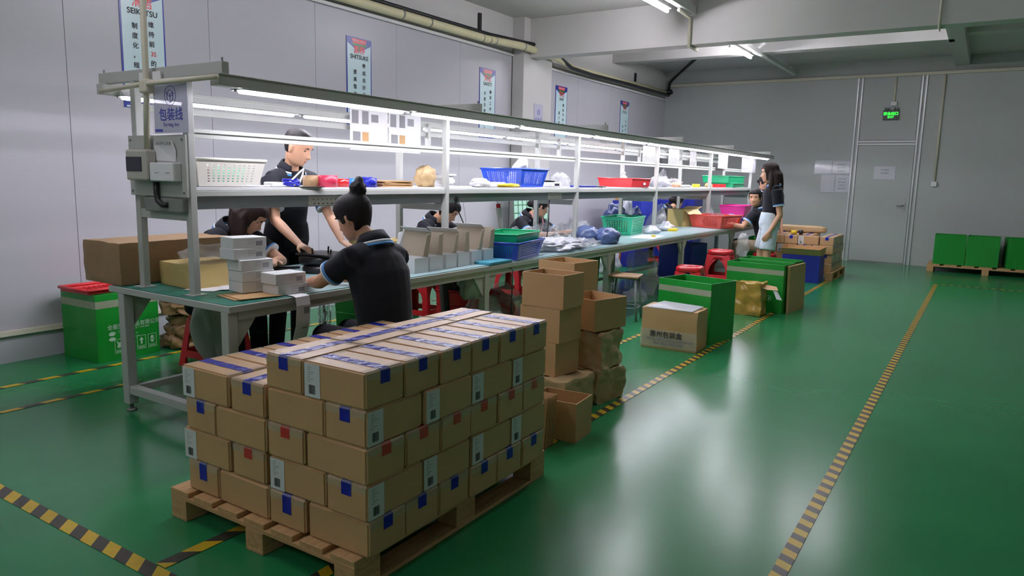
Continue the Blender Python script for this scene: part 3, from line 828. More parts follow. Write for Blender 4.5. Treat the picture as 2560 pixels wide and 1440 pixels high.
def basket(name, label, loc, rz, L, W, H, m, nx=12, nz=6, taper=.84, cat='basket', group=None, hole=.62, rim=.014):
    """L along local x at the rim, W along y"""
    t = thing(name, label, cat, loc, rz, group)
    a, b = L / 2, W / 2; c, d = a * taper, b * taper
    bot = [(-c, -d, .004), (c, -d, .004), (c, d, .004), (-c, d, .004)]; top = [(-a, -b, H), (a, -b, H), (a, b, H), (-a, b, H)]
    for i in range(4):
        j = (i + 1) % 4; mb = MB()
        k = nx if i % 2 == 0 else max(3, int(nx * W / L))
        if nx: perf(mb, [bot[i], bot[j], top[j], top[i]], k, nz, hole=hole)
        else: mb.add([bot[i], bot[j], top[j], top[i]], [(0, 1, 2, 3)])
        mb.build('side', m, t, solid=.003)
    MB().add(bot, [(0, 1, 2, 3)]).build('bottom', m, t, solid=.004)
    r = MB(); w = rim
    for i in range(4):
        j = (i + 1) % 4
        p, q = Vector(top[i]), Vector(top[j])
        dv = (q - p).normalized() * w
        r.tube([p - dv * .5, q + dv * .5], [(w * .8, w * .45)] * 2 if False else w * .6, 8)
    r.build('rim', m, t)
    return t

def open_box(mb, L, W, H, t=.005):
    a, b = L / 2, W / 2
    mb.box(-a, a, -b, -b + t, 0, H).box(-a, a, b - t, b, 0, H).box(-a, -a + t, -b + t, b - t, 0, H).box(a - t, a, -b + t, b - t, 0, H).box(-a + t, a - t, -b + t, b - t, 0, t)
    return mb
def open_carton(label, loc, rz, L, W, H, m='card', name='open_carton', group='open brown cartons beside the bench', cat='carton', t=.006, flaps=()):
    o = thing(name, label, cat, loc, rz, group)
    a, b = L / 2, W / 2
    MB().box(-a, a, -b, -b + t, 0, H).build('side', m, o); MB().box(-a, a, b - t, b, 0, H).build('side', m, o)
    MB().box(-a, -a + t, -b + t, b - t, 0, H).build('side', m, o); MB().box(a - t, a, -b + t, b - t, 0, H).build('side', m, o)
    MB().box(-a + t, a - t, -b + t, b - t, 0, t).build('bottom', m, o)
    for f in flaps:
        if f == '+x': MB().add([(a - t, -b, H), (a - t, b, H), (a + .08, b - .01, H + .03), (a + .08, -b + .01, H + .03)], [(0, 1, 2, 3)]).build('flap', m, o, solid=.004)
    return o

def bundle(name, label, loc, rz, L, W, H, m, cat='parcel', group=None, **k):
    o = mesh_obj(name, crumple_box(L, W, H, **k), m); o.location = loc; o.rotation_euler = (0, 0, rz)
    return tag(o, label, cat, group)

# ---------- left of the bench
gb = thing('green_carton', 'green printed carton against the panel wall with red tray on top', 'carton', (-5.70, 3.06, 0), R(2))
for a in ((-.23, .23, -.25, -.242, 0, .515), (-.23, .23, .242, .25, 0, .515), (-.23, -.222, -.242, .242, 0, .515), (.222, .23, -.242, .242, 0, .515)):
    MB().box(*a).build('side', 'greenb', gb, bevel=.002)
MB().box(-.222, .222, -.242, .242, .40, .406).build('inner_flap', 'greenb', gb)
for a in ((-.232, .232, -.2515, -.2503, .41, .465), (.2303, .2315, -.25, .25, .41, .465)):
    MB().box(*a).build('clear_tape', 'tapec', gb)
fx = lambda y, z: face_mat((.2312, y, z), (0, 1, 0), (0, 0, 1))
lettering('全能塑胶制品有限公司', .043, 'greenprint', gb, fx(.045, .255), .0005)
lettering('地址：工业园区中路', .02, 'greenprint', gb, fx(-.06, .215)); lettering('电话：0769-8888', .018, 'greenprint', gb, fx(.1, .225))
lettering('NO. 25 x 30 x 41', .02, 'greenprint', gb, fx(.0, .185)); lettering('QTY / N.W. / G.W.', .02, 'greenprint', gb, fx(.0, .158))
for yy, zz in ((-.135, .205), (-.135, .165)):
    MB().prism([(yy + .026 * math.cos(a * PI / 8), zz + .015 * math.sin(a * PI / 8)) for a in range(16)], .2308, .2313, 'x').build('print_oval', 'greenprint', gb)
ic = MB()
for k, y0 in enumerate((-.12, -.03, .06, .15)):
    for a in ((y0, y0 + .072, .05, .053), (y0, y0 + .072, .075, .077), (y0, y0 + .072, .155, .158), (y0, y0 + .003, .05, .158), (y0 + .069, y0 + .072, .05, .158)):
        ic.box(.2305, .2312, *a)
    c = y0 + .036
    for j in range(4): ic.box(.2305, .2312, y0 + .012 + j * .013, y0 + .02 + j * .013, .058, .069)
    if k == 0: ic.prism([(c - .025, .15), (c + .0, .13), (c + .025, .142), (c + .012, .12), (c + .02, .1), (c, .09), (c - .018, .098), (c - .01, .12)], .2305, .2312, 'x')
    elif k == 1:
        ic.prism([(c + .025 * math.cos(a * PI / 8), .115 + .026 * math.sin(a * PI / 8)) for a in range(9)], .2305, .2312, 'x').box(.2305, .2312, c - .002, c + .002, .085, .12)
    elif k == 2: ic.prism([(c - .007, .09), (c + .007, .09), (c + .007, .12), (c + .018, .12), (c, .145), (c - .018, .12), (c - .007, .12)], .2305, .2312, 'x')
    else:
        ic.prism([(c + .014 * math.cos(a * PI / 6), .13 + .014 * math.sin(a * PI / 6)) for a in range(12)], .2305, .2312, 'x').prism([(c - .02, .12), (c - .008, .09), (c + .008, .09), (c + .02, .12), (c + .006, .11), (c - .006, .11)], .2305, .2312, 'x')
ic.build('handling_marks', 'greenprint', gb)
rt = thing('red_tray', 'red plastic tray lying on the green printed carton', 'tray', (-5.68, 2.98, .518), R(4))
MB().add([(-.17, -.2, .003), (.17, -.2, .003), (.17, .2, .003), (-.17, .2, .003)], [(0, 1, 2, 3)]).build('bottom', 'redd', rt, solid=.004)
mb = MB()
for i, (p, q) in enumerate((((-.18, -.21), (.18, -.21)), ((.18, -.21), (.18, .21)), ((.18, .21), (-.18, .21)), ((-.18, .21), (-.18, -.21)))):
    mb.tube([(p[0], p[1], .032), (q[0], q[1], .032)], .012, 8)
    mb.add([(p[0] * .95, p[1] * .95, .002), (q[0] * .95, q[1] * .95, .002), (q[0], q[1], .034), (p[0], p[1], .034)], [(0, 1, 2, 3)])
mb.build('rim', 'redd', rt)
mb = MB()
for k in range(9): mb.box(-.15, .15, -.17 + k * .04, -.16 + k * .04, .006, .014)
tag(mb.build('floor_ribs', 'redd', rt), kind='stuff')
for i in range(5):
    o = mesh_obj('paper_bundle', crumple_box(.3, .34, .1, amp=.035, n=11, seed=20 + i, freq=11, round_=.04, facet=True), 'kraft_d')
    o.location = (-5.50 + .02 * (i % 2), 3.56 + .03 * (i % 3), i * .095); o.rotation_euler = (0, 0, R(10 * i - 15))
    tag(o, ['bottom', 'second', 'third', 'fourth', 'top'][i] + ' crumpled brown paper bundle beside the green printed carton', 'paper bundle', 'crumpled paper piled behind the green carton')
o = blob((-4.50, 3.15, .17), (.13, .16, .33), amp=.3, freq=1.8, seed=5, n=20, flat=False).build('grey_sack', 'bagg'); o.location.z = .27; tag(o, 'grey plastic sack hanging behind the near bench end', 'sack')

# ---------- on the near bench end
bundle('paper_parcel', 'large brown paper parcel overhanging the bench corner', (-4.45, 2.73, T), R(0), .41, .76, .255, 'kraft_d', amp=.008, n=12, seed=1, freq=5, round_=.004)
bundle('paper_parcel', 'smaller yellow paper parcel behind the near rack posts', (-3.99, 2.72, T), R(-4), .36, .36, .142, 'kraft_y', amp=.006, n=9, seed=2, freq=6, round_=.004)
o = blob((-4.02, 2.78, T + .142), (.13, .17, .055), amp=.35, freq=3, seed=3).build('plastic_bag', 'bag'); tag(o, 'clear bag of parts on the yellow parcel', 'plastic bag')
bx_ = [(-3.50, 2.70, 0, 5), (-3.345, 2.80, 1, 2)]
WBX = MB().box(-.11, .11, -.05, .05, 0, .0605).mesh('white_box'); WBX.materials.append(M['label'])
def print_mesh():
    q = MB(); x = .0; f = .1115
    for j in range(4): q.box(f - .001, f, -.02 - .018, -.02 + .006 * j - .01 + .01, .045 - j * .008, .0475 - j * .008)
    q.box(.1102, .1108, .012, .036, .014, .036)
    return q
for ci, (x, y_, _, n) in enumerate(bx_):
    z = T + .012 if ci == 0 else T
    for k in range(n):
        t = thing('white_box', f"{['bottom', 'second', 'third', 'fourth', 'top'][k] if n == 5 else ['lower', 'upper'][k]} white product box in the {'tall' if ci == 0 else 'short'} stack at bench edge", 'box', (x + rnd.uniform(-.006, .006) - (.035 if (ci == 0 and k > 2) else 0), y_ + rnd.uniform(-.01, .01) - (.03 if (ci == 0 and k > 2) else 0), z + k * .062), R(-8 + rnd.uniform(-3, 3)), 'white product boxes on the bench edge')
        MB().box(-.075, .075, -.105, .095, 0, .0615).build('body', 'label', t, bevel=.002, seg=1)
        q = MB().box(.0752, .0757, .03, .07, .014, .04); q.build('barcode', 'ink_l', t)
        q = MB()
        for j in range(4): q.box(.0752, .0757, -.02, .03 - .012 * (j % 2), .049 - j * .009, .0505 - j * .009)
        q.build('print', 'ink_l', t)
o = MB().box(-.12, .1, -.14, .1, 0, .004).box(-.1, .12, -.12, .12, .0045, .0085).build('flat_cardboard', 'card', loc=(-3.40, 2.61, T), rz=R(-12)); tag(o, 'flattened brown cardboard under the white boxes', 'cardboard')
for i, (x, y_, rz, lb) in enumerate(((-3.82, 2.66, 20, 'white paper sheet by the near front post'), (-3.74, 2.78, 55, 'second loose paper sheet behind the post'))):
    o = MB().box(-.1, .1, -.14, .14, 0, .0015).build('paper_sheet', 'paper', loc=(x, y_, T + .001 + i * .003), rz=R(rz)); tag(o, lb, 'paper', 'loose sheets on the bench')
ls = thing('label_strip', 'strip of printed labels hanging off the bench edge', 'label strip', (-3.19, 2.80, T))
pts = [(-.12, .002), (-.03, .003), (.0, -.003), (.012, -.05), (.008, -.16), (-.02, -.26), (-.05, -.36), (-.06, -.47), (-.075, -.56)]
vs_ = []; fs_ = []
for i, (x, z) in enumerate(pts):
    yo = -.025 * i / 6
    vs_ += [(x, -.05 + yo, z), (x, .05 + yo, z)]
    if i: fs_.append((2 * i - 2, 2 * i - 1, 2 * i + 1, 2 * i))
MB().add(vs_, fs_).build('strip', 'paper', ls, solid=.0008)
for k in range(5):
    z = -.08 - k * .085; i0 = -.004 - .03 * max(0, (k - .8)) * .45
    MB().box(.014 + i0 - .006 * k, .016 + i0 - .006 * k, -.01 - .012 * k, .03 - .012 * k, z - .02, z + .02).build('barcode', 'ink_l', ls)
# black fixtures, parts
gr = thing('black_fixture', 'black plastic assembly fixtures stacked before the standing man', 'fixture', (-3.88, 3.55, T), R(8))
MB().lathe([(.11, 0), (.115, .03), (.105, .05), (.10, .052)], 20).build('lower_ring', 'blackp', gr)
MB().lathe([(.13, .053), (.14, .075), (.14, .10), (.12, .115), (.09, .116), (.085, .09)], 24, (-.03, .04, 0)).build('upper_ring', 'blackp', gr)
MB().box(-.16, .14, -.06, .22, .116, .13).build('plate', 'blackp', gr, bevel=.004)
for k in range(4):
    a = k * 1.6
    MB().tube([(.09 * math.cos(a) - .03, .09 * math.sin(a) + .05, .12), (.095 * math.cos(a) - .03, .095 * math.sin(a) + .05, .16 + .01 * (k % 2))], .006, 6).build('pin', 'blackp', gr)
bf = MB()
for k in range(5):
    bf.cbox((-.02 * k, .05 * k - .1, .008 + .007 * (k % 2)), (.18, .035, .014), R(20 + 12 * k))
o = bf.build('black_strips', 'blackp', loc=(-4.10, 3.42, T)); tag(o, 'loose black plastic strips on the bench sheet', 'strips', kind='stuff')
q = MB(); rr = random.Random(5)
for k in range(70):
    a = rr.uniform(0, 6.28); r_ = .1 * rr.random() ** .6; x, y_ = r_ * math.cos(a), 1.4 * r_ * math.sin(a)
    z = .006 + .03 * max(0, 1 - r_ / .08) * rr.random()
    d = Vector((rr.uniform(-1, 1), rr.uniform(-1, 1), rr.uniform(-.3, .3))).normalized() * .012
    q.tube([Vector((x, y_, z)) - d, Vector((x, y_, z)) + d], .0045, 5)
o = q.build('metal_fittings', 'metal', loc=(-3.98, 3.28, T)); tag(o, 'small heap of metal fittings on the bench', 'fittings', kind='stuff')
o = MB().box(-4.33, -3.24, 2.80, 13.0, 0, .0012).build('bench_sheet', 'sheet', loc=(0, 0, T - .0008)); tag(o, 'pale plastic sheet covering the bench top', 'plastic sheet')

# ---------- half-folded grey cartons in a row on the bench
for i in range(6):
    yy = 4.02 + i * .175
    t = thing('folded_carton', f'{OR[i]} half-folded white carton with grey inside in the bench row', 'carton', (-3.47 - .006 * i, yy, T), R(rnd.uniform(-6, 6)), 'half-folded white cartons in a row')
    h = .105
    for a in ((-.13, .13, -.07, -.068, 0, h), (-.13, .13, .068, .07, 0, h), (-.13, -.128, -.068, .068, 0, h), (.128, .13, -.068, .068, 0, h), (-.128, .128, -.068, .068, 0, .002)):
        MB().box(*a).build('side', 'label', t)
    ln = .165 + rnd.uniform(-.02, .015); lean = rnd.uniform(-.01, .035)
    MB().add([(-.128, .069, h), (.128, .069, h), (.132, .069 + lean, h + ln), (-.132, .069 + lean, h + ln)], [(0, 1, 2, 3)]).build('lid_flap', 'cardin', t, solid=.002)
    w2 = .06 + rnd.uniform(0, .03)
    MB().add([(.128, .0, h + .01), (.128, .068, h), (.134, .068 + lean, h + ln * .97), (.15, .068 + lean - w2, h + ln * .9), (.145, .068 - w2, h + .02)], [(0, 1, 2, 3, 4)]).build('side_flap', 'cardin', t, solid=.002)
    MB().add([(-.128, .0, h + .01), (-.128, .068, h), (-.134, .068 + lean, h + ln * .97), (-.15, .02 + lean, h + ln * .9)], [(0, 1, 2, 3)]).build('side_flap', 'label', t, solid=.002)
    if i % 2 == 0:
        MB().add([(-.132, .069 + lean, h + ln), (.132, .069 + lean, h + ln), (.13, .02 + lean, h + ln + .03), (-.13, .02 + lean, h + ln + .03)], [(0, 1, 2, 3)]).build('tuck_flap', 'label', t, solid=.002)
o = MB().box(-.1, .1, -.17, .17, 0, .022).build('blue_pad', 'blued', loc=(-3.32, 4.86, T), rz=R(2), bevel=.004)
o.data.materials[0] = mat('teal_pad', '3f8fa6', rough=.5); tag(o, 'flat teal pad at the bench edge before the blue basket', 'pad')
basket('blue_basket', 'deep blue perforated basket on the bench with green basket inside', (-3.47, 5.36, T), R(12), .42, .66, .145, 'blued', 16, 6)
basket('green_basket', 'solid green basket nested in the deep blue basket', (-3.49, 5.38, T + .012), R(12), .37, .60, .20, 'green', 0, 0)
o = MB().box(-.05, .07, -.16, .16, 0, .018).box(-.06, .06, -.15, .17, .02, .035).build('card_tray', 'card', loc=(-3.8, 5.25, T + .14)); tag(o, 'open brown carton behind the blue basket', 'carton')
gl = thing('glue_dispenser', 'black and white glue bottle standing by the blue basket', 'bottle', (-3.86, 5.82, T))
MB().lathe([(.045, 0), (.042, .18), (.03, .2)], 16).build('holder', 'blackp', gl)
MB().tube([(0, 0, .17), (-.02, -.03, .40)], [.02, .028], 10).build('barrel', 'whitep', gl)
MB().tube([(-.02, -.03, .40), (-.022, -.034, .435)], .022, 10).build('cap', 'red', gl)
MB().tube([(-.022, -.034, .43), (-.03, -.06, .5), (-.07, -.14, .545)], .006, 6).build('hose', 'cable', gl)
o = blob((-3.86, 5.80, T), (.09, .12, .05), amp=.3, seed=8).build('red_pouch', 'red'); tag(o, 'red pouch at the foot of the glue bottle', 'pouch')
# cartons of plastic bags
for i, (x, y_, r_, s_, lb) in enumerate(((-4.05, 6.35, (.16, .22, .09), 1, 'clear bag heap before the woman with the lanyard'), (-3.92, 6.72, (.15, .17, .12), 2, 'tall clear plastic heap beside the post'), (-3.55, 6.25, (.26, .42, .06), 3, 'flat spread of clear bags by the bench edge'), (-3.85, 7.3, (.15, .25, .13), 4, 'clear bag heap behind the blue bundles'), (-3.45, 6.62, (.18, .2, .05), 6, 'crinkled clear bag next to the blue bundles'))):
    o = blob((x, y_, T), r_, amp=.5, freq=3.2, seed=10 + s_, crease=.5, n=24).build('plastic_bag', 'bagw' if i in (2,) else 'bag'); tag(o, lb, 'plastic bag', 'clear plastic bags on the bench')
for i, (x, y_, r_, lb) in enumerate(((-3.60, 7.08, (.15, .16, .11), 'nearer blue cloth bundle in clear film'), (-3.42, 7.22, (.14, .17, .1), 'farther blue cloth bundle tied in clear film'))):
    o = blob((x, y_, T), r_, amp=.18, freq=2.4, seed=30 + i).build('cloth_bundle', 'slate'); tag(o, lb, 'bundle', 'blue cloth bundles at the bench edge')
basket('mint_basket', 'mint green perforated basket full of small parts', (-3.90, 8.72, T), R(8), .40, .62, .22, 'mint', 9, 7, hole=.55)
o = blob((-3.92, 8.72, T + .03), (.13, .22, .1), amp=.2, freq=5, seed=41).build('parts_pile', mat('brown_parts', '8a6a45', rough=.7, var=.3, vscale=30)); tag(o, 'brown parts heaped in the mint basket', 'parts', kind='stuff')
for i, (x, y_, r_, m_, lb) in enumerate(((-4.33, 9.42, (.13, .26, .2), 'navy', 'navy cloth bag behind the mint basket'), (-4.3, 9.95, (.13, .25, .16), 'navy', 'second navy cloth bag by the rear post'), (-4.3, 9.68, (.09, .1, .28), 'bagw', 'white plastic bag rising from the navy bags'))):
    o = blob((x, y_, T), r_, amp=.35, freq=2.6, seed=50 + i).build('cloth_bag', m_); tag(o, lb, 'bag', 'bags behind the mint basket')
def soft_bag(label, loc, w, d, h, m='bag', seed=0, lean=(0, 0)):
    mb = MB(); secs = []; n = 22; K = 12
    for i in range(K + 1):
        f = i / K
        prof = (1.0 if f < .5 else 1 - (f - .5) * 1.1) * (.85 + .15 * math.sin(f * 5))
        loop = []
        for k in range(n):
            a = 2 * PI * k / n
            q = 1 + .35 * noise.noise(Vector((math.cos(a) * 1.6, math.sin(a) * 1.6, f * 3 + seed))) + .2 * math.sin(a * 7 + seed) * f
            loop.append((math.cos(a) * w / 2 * prof * q + lean[0] * f, math.sin(a) * d / 2 * prof * q + lean[1] * f, f * h * (1 + .15 * noise.noise(Vector((math.cos(a), math.sin(a), seed))))))
        secs.append(loop)
    o = mb.loft(secs).build('plastic_bag', m, loc=loc); return tag(o, label, 'plastic bag', 'clear plastic bags on the bench')
soft_bag('tall clear plastic bag standing by the mint basket', (-3.86, 9.62, T), .26, .34, .36, seed=3, lean=(.03, .2))
soft_bag('small white packets beside the tall clear bag', (-3.66, 9.1, T), .2, .3, .1, 'bagw', seed=6)
soft_bag('crumpled white bag before the kraft box', (-3.72, 9.75, T), .2, .34, .13, 'bagw', seed=9)
o = MB().box(-.06, .06, -.1, .1, 0, .035).build('yellow_pack', 'yellow', loc=(-3.62, 9.75, T), rz=R(10), bevel=.006); tag(o, 'yellow pack lying on the far bench', 'pack')
o = MB().box(-.15, .15, -.3, .3, 0, .002).build('paper_sheet', 'paper', loc=(-3.45, 8.45, T + .001), rz=R(8)); tag(o, 'long pale sheet at the far bench edge', 'paper')
o = MB().box(-.02, .02, -.06, .06, 0, .014).build('marker_pen', 'yellow', loc=(-3.42, 8.55, T + .004), rz=R(30)); tag(o, 'small yellow tool on the pale sheet', 'tool')
kb = thing('kraft_box', 'open kraft paper box with folded top on the bench', 'box', (-3.93, 10.98, T), R(-18))
open_box(MB(), .30, .36, .26, .004).build('body', 'kraft_y', kb)
MB().add([(.15, -.18, .26), (.15, .18, .26), (.24, .16, .19), (.24, -.16, .19)], [(0, 1, 2, 3)]).build('flap', 'kraft_y', kb, solid=.003)
MB().add([(-.15, .18, .26), (.15, .18, .26), (.14, .3, .3), (-.14, .3, .3)], [(0, 1, 2, 3)]).build('flap', 'kraft', kb, solid=.003)
basket('orange_basket', 'orange-red perforated basket with dark parts at the bench edge', (-3.43, 11.02, T), R(-18), .60, .52, .19, 'orange', 16, 6)
o = blob((-3.43, 11.02, T + .012), (.19, .16, .12), amp=.2, freq=4, seed=61).build('parts_pile', 'maroon'); tag(o, 'maroon parts heaped in the orange basket', 'parts', kind='stuff')
soft_bag('pinkish clear bag beyond the orange basket', (-3.85, 11.75, T), .3, .5, .32, seed=12, lean=(.0, .15))
basket('pink_basket', 'bright pink basket beyond the orange basket', (-3.55, 12.5, T + .1), R(5), .42, .6, .2, 'pink', 0, 0)
o = open_box(MB(), .44, .6, .1).build('pink_stand', 'orange', loc=(-3.55, 12.5, T), rz=R(5)); tag(o, 'low red tray under the pink basket', 'tray')
o = MB().add([(-.12, -.2, .06), (.12, -.2, .0), (.14, .2, .02), (-.1, .2, .12), (-.12, -.2, .17), (.1, -.2, .13), (.12, .2, .14), (-.1, .2, .2)], [(0, 1, 2, 3), (4, 5, 6, 7), (0, 1, 5, 4), (1, 2, 6, 5), (2, 3, 7, 6), (3, 0, 4, 7)]).build('blue_folder', 'blued', loc=(-3.30, 11.5, T), bevel=.01); tag(o, 'blue plastic folder beside the seated woman', 'folder')

# ---------- on the shelf
S = T + .5965
SH = 'things on the rack shelf'
basket('white_basket', 'white perforated basket on the near shelf end', (-3.89, 2.73, S), 0, .40, .47, .155, 'whitep', 9, 7, hole=.4, taper=.86)
o = MB().box(-.1, .1, -.12, .12, 0, .1).build('green_pack', 'mint', loc=(-3.88, 2.76, S + .01)); tag(o, 'green pack inside the white basket', 'pack')
o = MB().box(-.05, .05, -.05, .05, 0, .1).build('pink_pack', mat('pale_pink', 'e5a9b4', rough=.5), loc=(-3.78, 2.58, S + .01)); tag(o, 'pink pack inside the white basket', 'pack')
ps = thing('power_adapter', 'white power adapter with looped cable on the shelf', 'adapter', (-3.74, 3.06, S))
MB().box(-.04, .04, -.045, .045, 0, .03).build('body', 'white', ps, bevel=.008)
MB().tube([(0, .04, .015), (.01, .12, .03), (.0, .22, .1), (-.01, .25, .115), (-.01, .245, .08), (0, .2, .01), (.02, .1, .006), (.03, -.1, .006)], .006, 8).build('cable', 'cable', ps)
MB().tube([(.03, -.05, .006), (.03, -.2, .006), (.01, -.25, .006)], .005, 8).build('cable', 'cable', ps)
rb = MB()
for k in range(5):
    rb.tube([(.05 * math.cos(a * .6 + k) * (1 - .1 * k), .06 * math.sin(a * .6 + k), .01 + .008 * k + .006 * math.sin(a)) for a in range(11)], (.012, .003) if False else .006, 6)
o = rb.build('blue_ribbon', 'tapeb', loc=(-3.73, 3.19, S)); tag(o, 'coil of blue ribbon on the shelf', 'ribbon', SH)
o = MB().box(-.06, .06, -.09, .09, 0, .004).build('black_card', 'blackp', loc=(-3.69, 3.29, S), rz=R(-10)); tag(o, 'flat black card at the shelf edge', 'card', SH)
def roll(label, x, y_, r, h, m, core='greyp', z=0):
    t = thing('tape_roll', label, 'tape roll', (x, y_, S + z), group='tape rolls on the rack shelf')
    MB().lathe([(r * .55, 0), (r, 0), (r, h), (r * .55, h), (r * .55, 0)], 28, caps=False).build('tape', m, t)
    MB().lathe([(r * .55, 0), (r * .55, h), (r * .5, h), (r * .5, 0)], 24, caps=False).build('core', core, t)
roll('brown tape roll beside the big red roll', -3.80, 3.42, .055, .075, 'kraft_d')
roll('big crimson tape roll on the shelf', -3.73, 3.50, .066, .078, mat('crimson', 'c4304f', rough=.35))
roll('small red tape roll beside the crimson roll', -3.76, 3.66, .05, .056, 'taper')
roll('light blue tape roll behind the dark blue roll', -3.80, 3.80, .055, .06, mat('sky_tape', '2a78d8', rough=.3))
roll('dark blue tape roll on the shelf', -3.72, 3.87, .066, .064, 'tapeb')
roll('dark blue tape roll lying behind the front blue roll', -3.82, 3.94, .06, .07, 'tapeb')
for k in range(5):
    o = MB().box(-.13, .11, -.165, .165, 0, .0085).build('cardboard_pad', 'card', loc=(-3.80 + rnd.uniform(-.008, .008), 4.17 + rnd.uniform(-.01, .01), S + k * .0095), rz=R(rnd.uniform(-3, 3))); tag(o, ['bottom', 'second', 'middle', 'fourth', 'top'][k] + ' cardboard pad of the stack on the shelf', 'cardboard', 'cardboard pads stacked on the shelf')
o = blob((-3.80, 4.61, S), (.075, .1, .095), amp=.3, freq=2.2, seed=71, crease=.15).build('kraft_bag', 'kraft'); tag(o, 'crumpled kraft paper bag on the shelf by the post', 'paper bag')
for k in range(8):
    o = MB().box(-.06, .06, -.06, .06, 0, .012).build('paper_pad', 'white', loc=(-3.82 + rnd.uniform(-.012, .012), 4.86 + rnd.uniform(-.015, .015) + .004 * k, S + k * .0135), rz=R(rnd.uniform(-14, 14))); tag(o, f'{["lowest", "second", "third", "fourth", "fifth", "sixth", "seventh", "top"][k]} white paper pad in the stack behind the second post', 'paper pad', 'white paper pads stacked on the shelf')
o = blob((-3.74, 5.28, S), (.07, .11, .045), amp=.3, seed=72).build('white_packet', 'white'); tag(o, 'white soft packet before the shelf basket', 'packet', SH)
o = MB().box(-.05, .05, -.16, .16, 0, .045).build('white_packet', 'white', loc=(-3.75, 5.48, S), bevel=.012); tag(o, 'long white packet with blue mark on the shelf', 'packet', SH)
o = blob((-3.70, 5.68, S), (.05, .18, .02), amp=.3, seed=73).build('yellow_packet', 'yellow'); tag(o, 'flat yellow packet at the shelf edge', 'packet', SH)
basket('blue_basket', 'bright blue perforated basket on the shelf', (-3.88, 6.06, S), R(-2), .48, .46, .17, 'blue', 15, 8)
soft_bag('white bag standing in the shelf basket', (-3.92, 6.18, S + .02), .2, .26, .26, 'bagw', seed=15, lean=(0, .1))
sc = thing('weighing_scale', 'white weighing scale between basket and post', 'scale', (-3.82, 6.62, S))
MB().box(-.12, .1, -.1, .1, 0, .05).build('base', 'white', sc, bevel=.012)
MB().box(-.1, .08, -.09, .09, .065, .075).build('pan', 'metal', sc, bevel=.004)
MB().box(-.08, .06, -.02, .02, .05, .066).build('pan_post', 'blackp', sc)
MB().add([(.101, -.05, .014), (.101, .05, .014), (.101, .05, .038), (.101, -.05, .038)], [(0, 1, 2, 3)]).build('display', 'navypanel', sc)
o = blob((-3.78, 6.80, S), (.09, .1, .085), amp=.5, freq=3, seed=74, crease=.5).build('plastic_bag', 'bag'); tag(o, 'crinkled clear bag on the shelf beside the scale', 'plastic bag', SH)
o = MB().box(-.07, .07, -.18, .18, 0, .02).build('blue_folder', 'pblue', loc=(-3.72, 7.2, S), bevel=.004); tag(o, 'dark blue folder on the shelf past the third post', 'folder', SH)
for i, (y_, lb) in enumerate(((7.62, 'black and red tool on the shelf before the red tray'), (7.85, 'white label sheet on the shelf before the red tray'))):
    o = MB().box(-.05, .05, -.12, .12, 0, .014 if i == 0 else .003).build('hand_tool' if i == 0 else 'paper_sheet', 'blackp' if i == 0 else 'paper', loc=(-3.72, y_, S), rz=R(15)); tag(o, lb, 'tool' if i == 0 else 'paper', SH)
basket('red_tray', 'red plastic tray on the shelf with white label', (-3.87, 8.62, S), R(-4), .48, .5, .105, 'redd', 0, 0, cat='tray', taper=.92)
o = MB().box(0, .002, -.03, .03, 0, .03).build('tray_label', 'label', loc=(-3.632, 8.7, S + .03), rz=R(-4)); tag(o, 'white sticker on the red shelf tray', 'sticker')
bt = thing('spray_bottle', 'white bottle standing behind the red shelf tray', 'bottle', (-4.05, 9.0, S))
MB().lathe([(.045, 0), (.045, .12), (.03, .14), (.015, .15), (.015, .165)], 16).build('body', 'white', bt)
MB().lathe([(.022, .165), (.022, .19), (.0, .195)], 12).build('cap', 'white', bt)
for i, (y_, r_, m_, lb) in enumerate(((9.75, (.12, .25, .09), 'bagw', 'white bag heap on the shelf past the fourth post'), (9.85, (.06, .08, .13), 'bag', 'peaked clear bag on the white heap'), (10.3, (.1, .2, .07), 'bag', 'clear bag of orange fittings on the shelf'), (10.75, (.08, .25, .02), 'paper', 'flat papers on the shelf before the yellow roll'))):
    o = blob((-3.85, y_, S), r_, amp=.4, freq=3, seed=80 + i, crease=.4).build('plastic_bag' if m_ != 'paper' else 'paper_pile', m_); tag(o, lb, 'plastic bag' if m_ != 'paper' else 'paper', SH)
o = blob((-3.83, 10.35, S), (.06, .1, .04), amp=.4, seed=88).build('orange_fittings', mat('pale_orange', 'e3a878', rough=.5)); tag(o, 'pale orange fittings seen through the clear bag', 'fittings', kind='stuff')
roll('yellow tape roll on the far shelf', -3.82, 11.2, .06, .05, 'yellow')
basket('green_tray', 'upper green tray of the stack at the shelf end', (-3.88, 12.8, S + .075), R(-3), .46, .8, .11, 'green', 0, 0, cat='tray', taper=.94)
basket('green_tray', 'lower green tray of the stack at the shelf end', (-3.86, 12.9, S), R(2), .44, .75, .07, 'green', 0, 0, cat='tray', taper=.94)
o = MB().box(-.06, .06, -.17, .17, 0, .055).build('red_box', 'red', loc=(-3.72, 12.05, S), bevel=.006); tag(o, 'small red box before the green trays', 'box', SH)
o = blob((-3.8, 11.75, S), (.05, .1, .04), amp=.3, seed=90).build('paper_pile', 'kraft_y'); tag(o, 'pale paper lump beside the small red box', 'paper', SH)
o = MB().cbox((0, 0, .02), (.05, .2, .002), R(20)).build('paper_slip', 'paper', loc=(-3.9, 12.6, S + .185)); tag(o, 'white slip on the upper green tray', 'paper', SH)

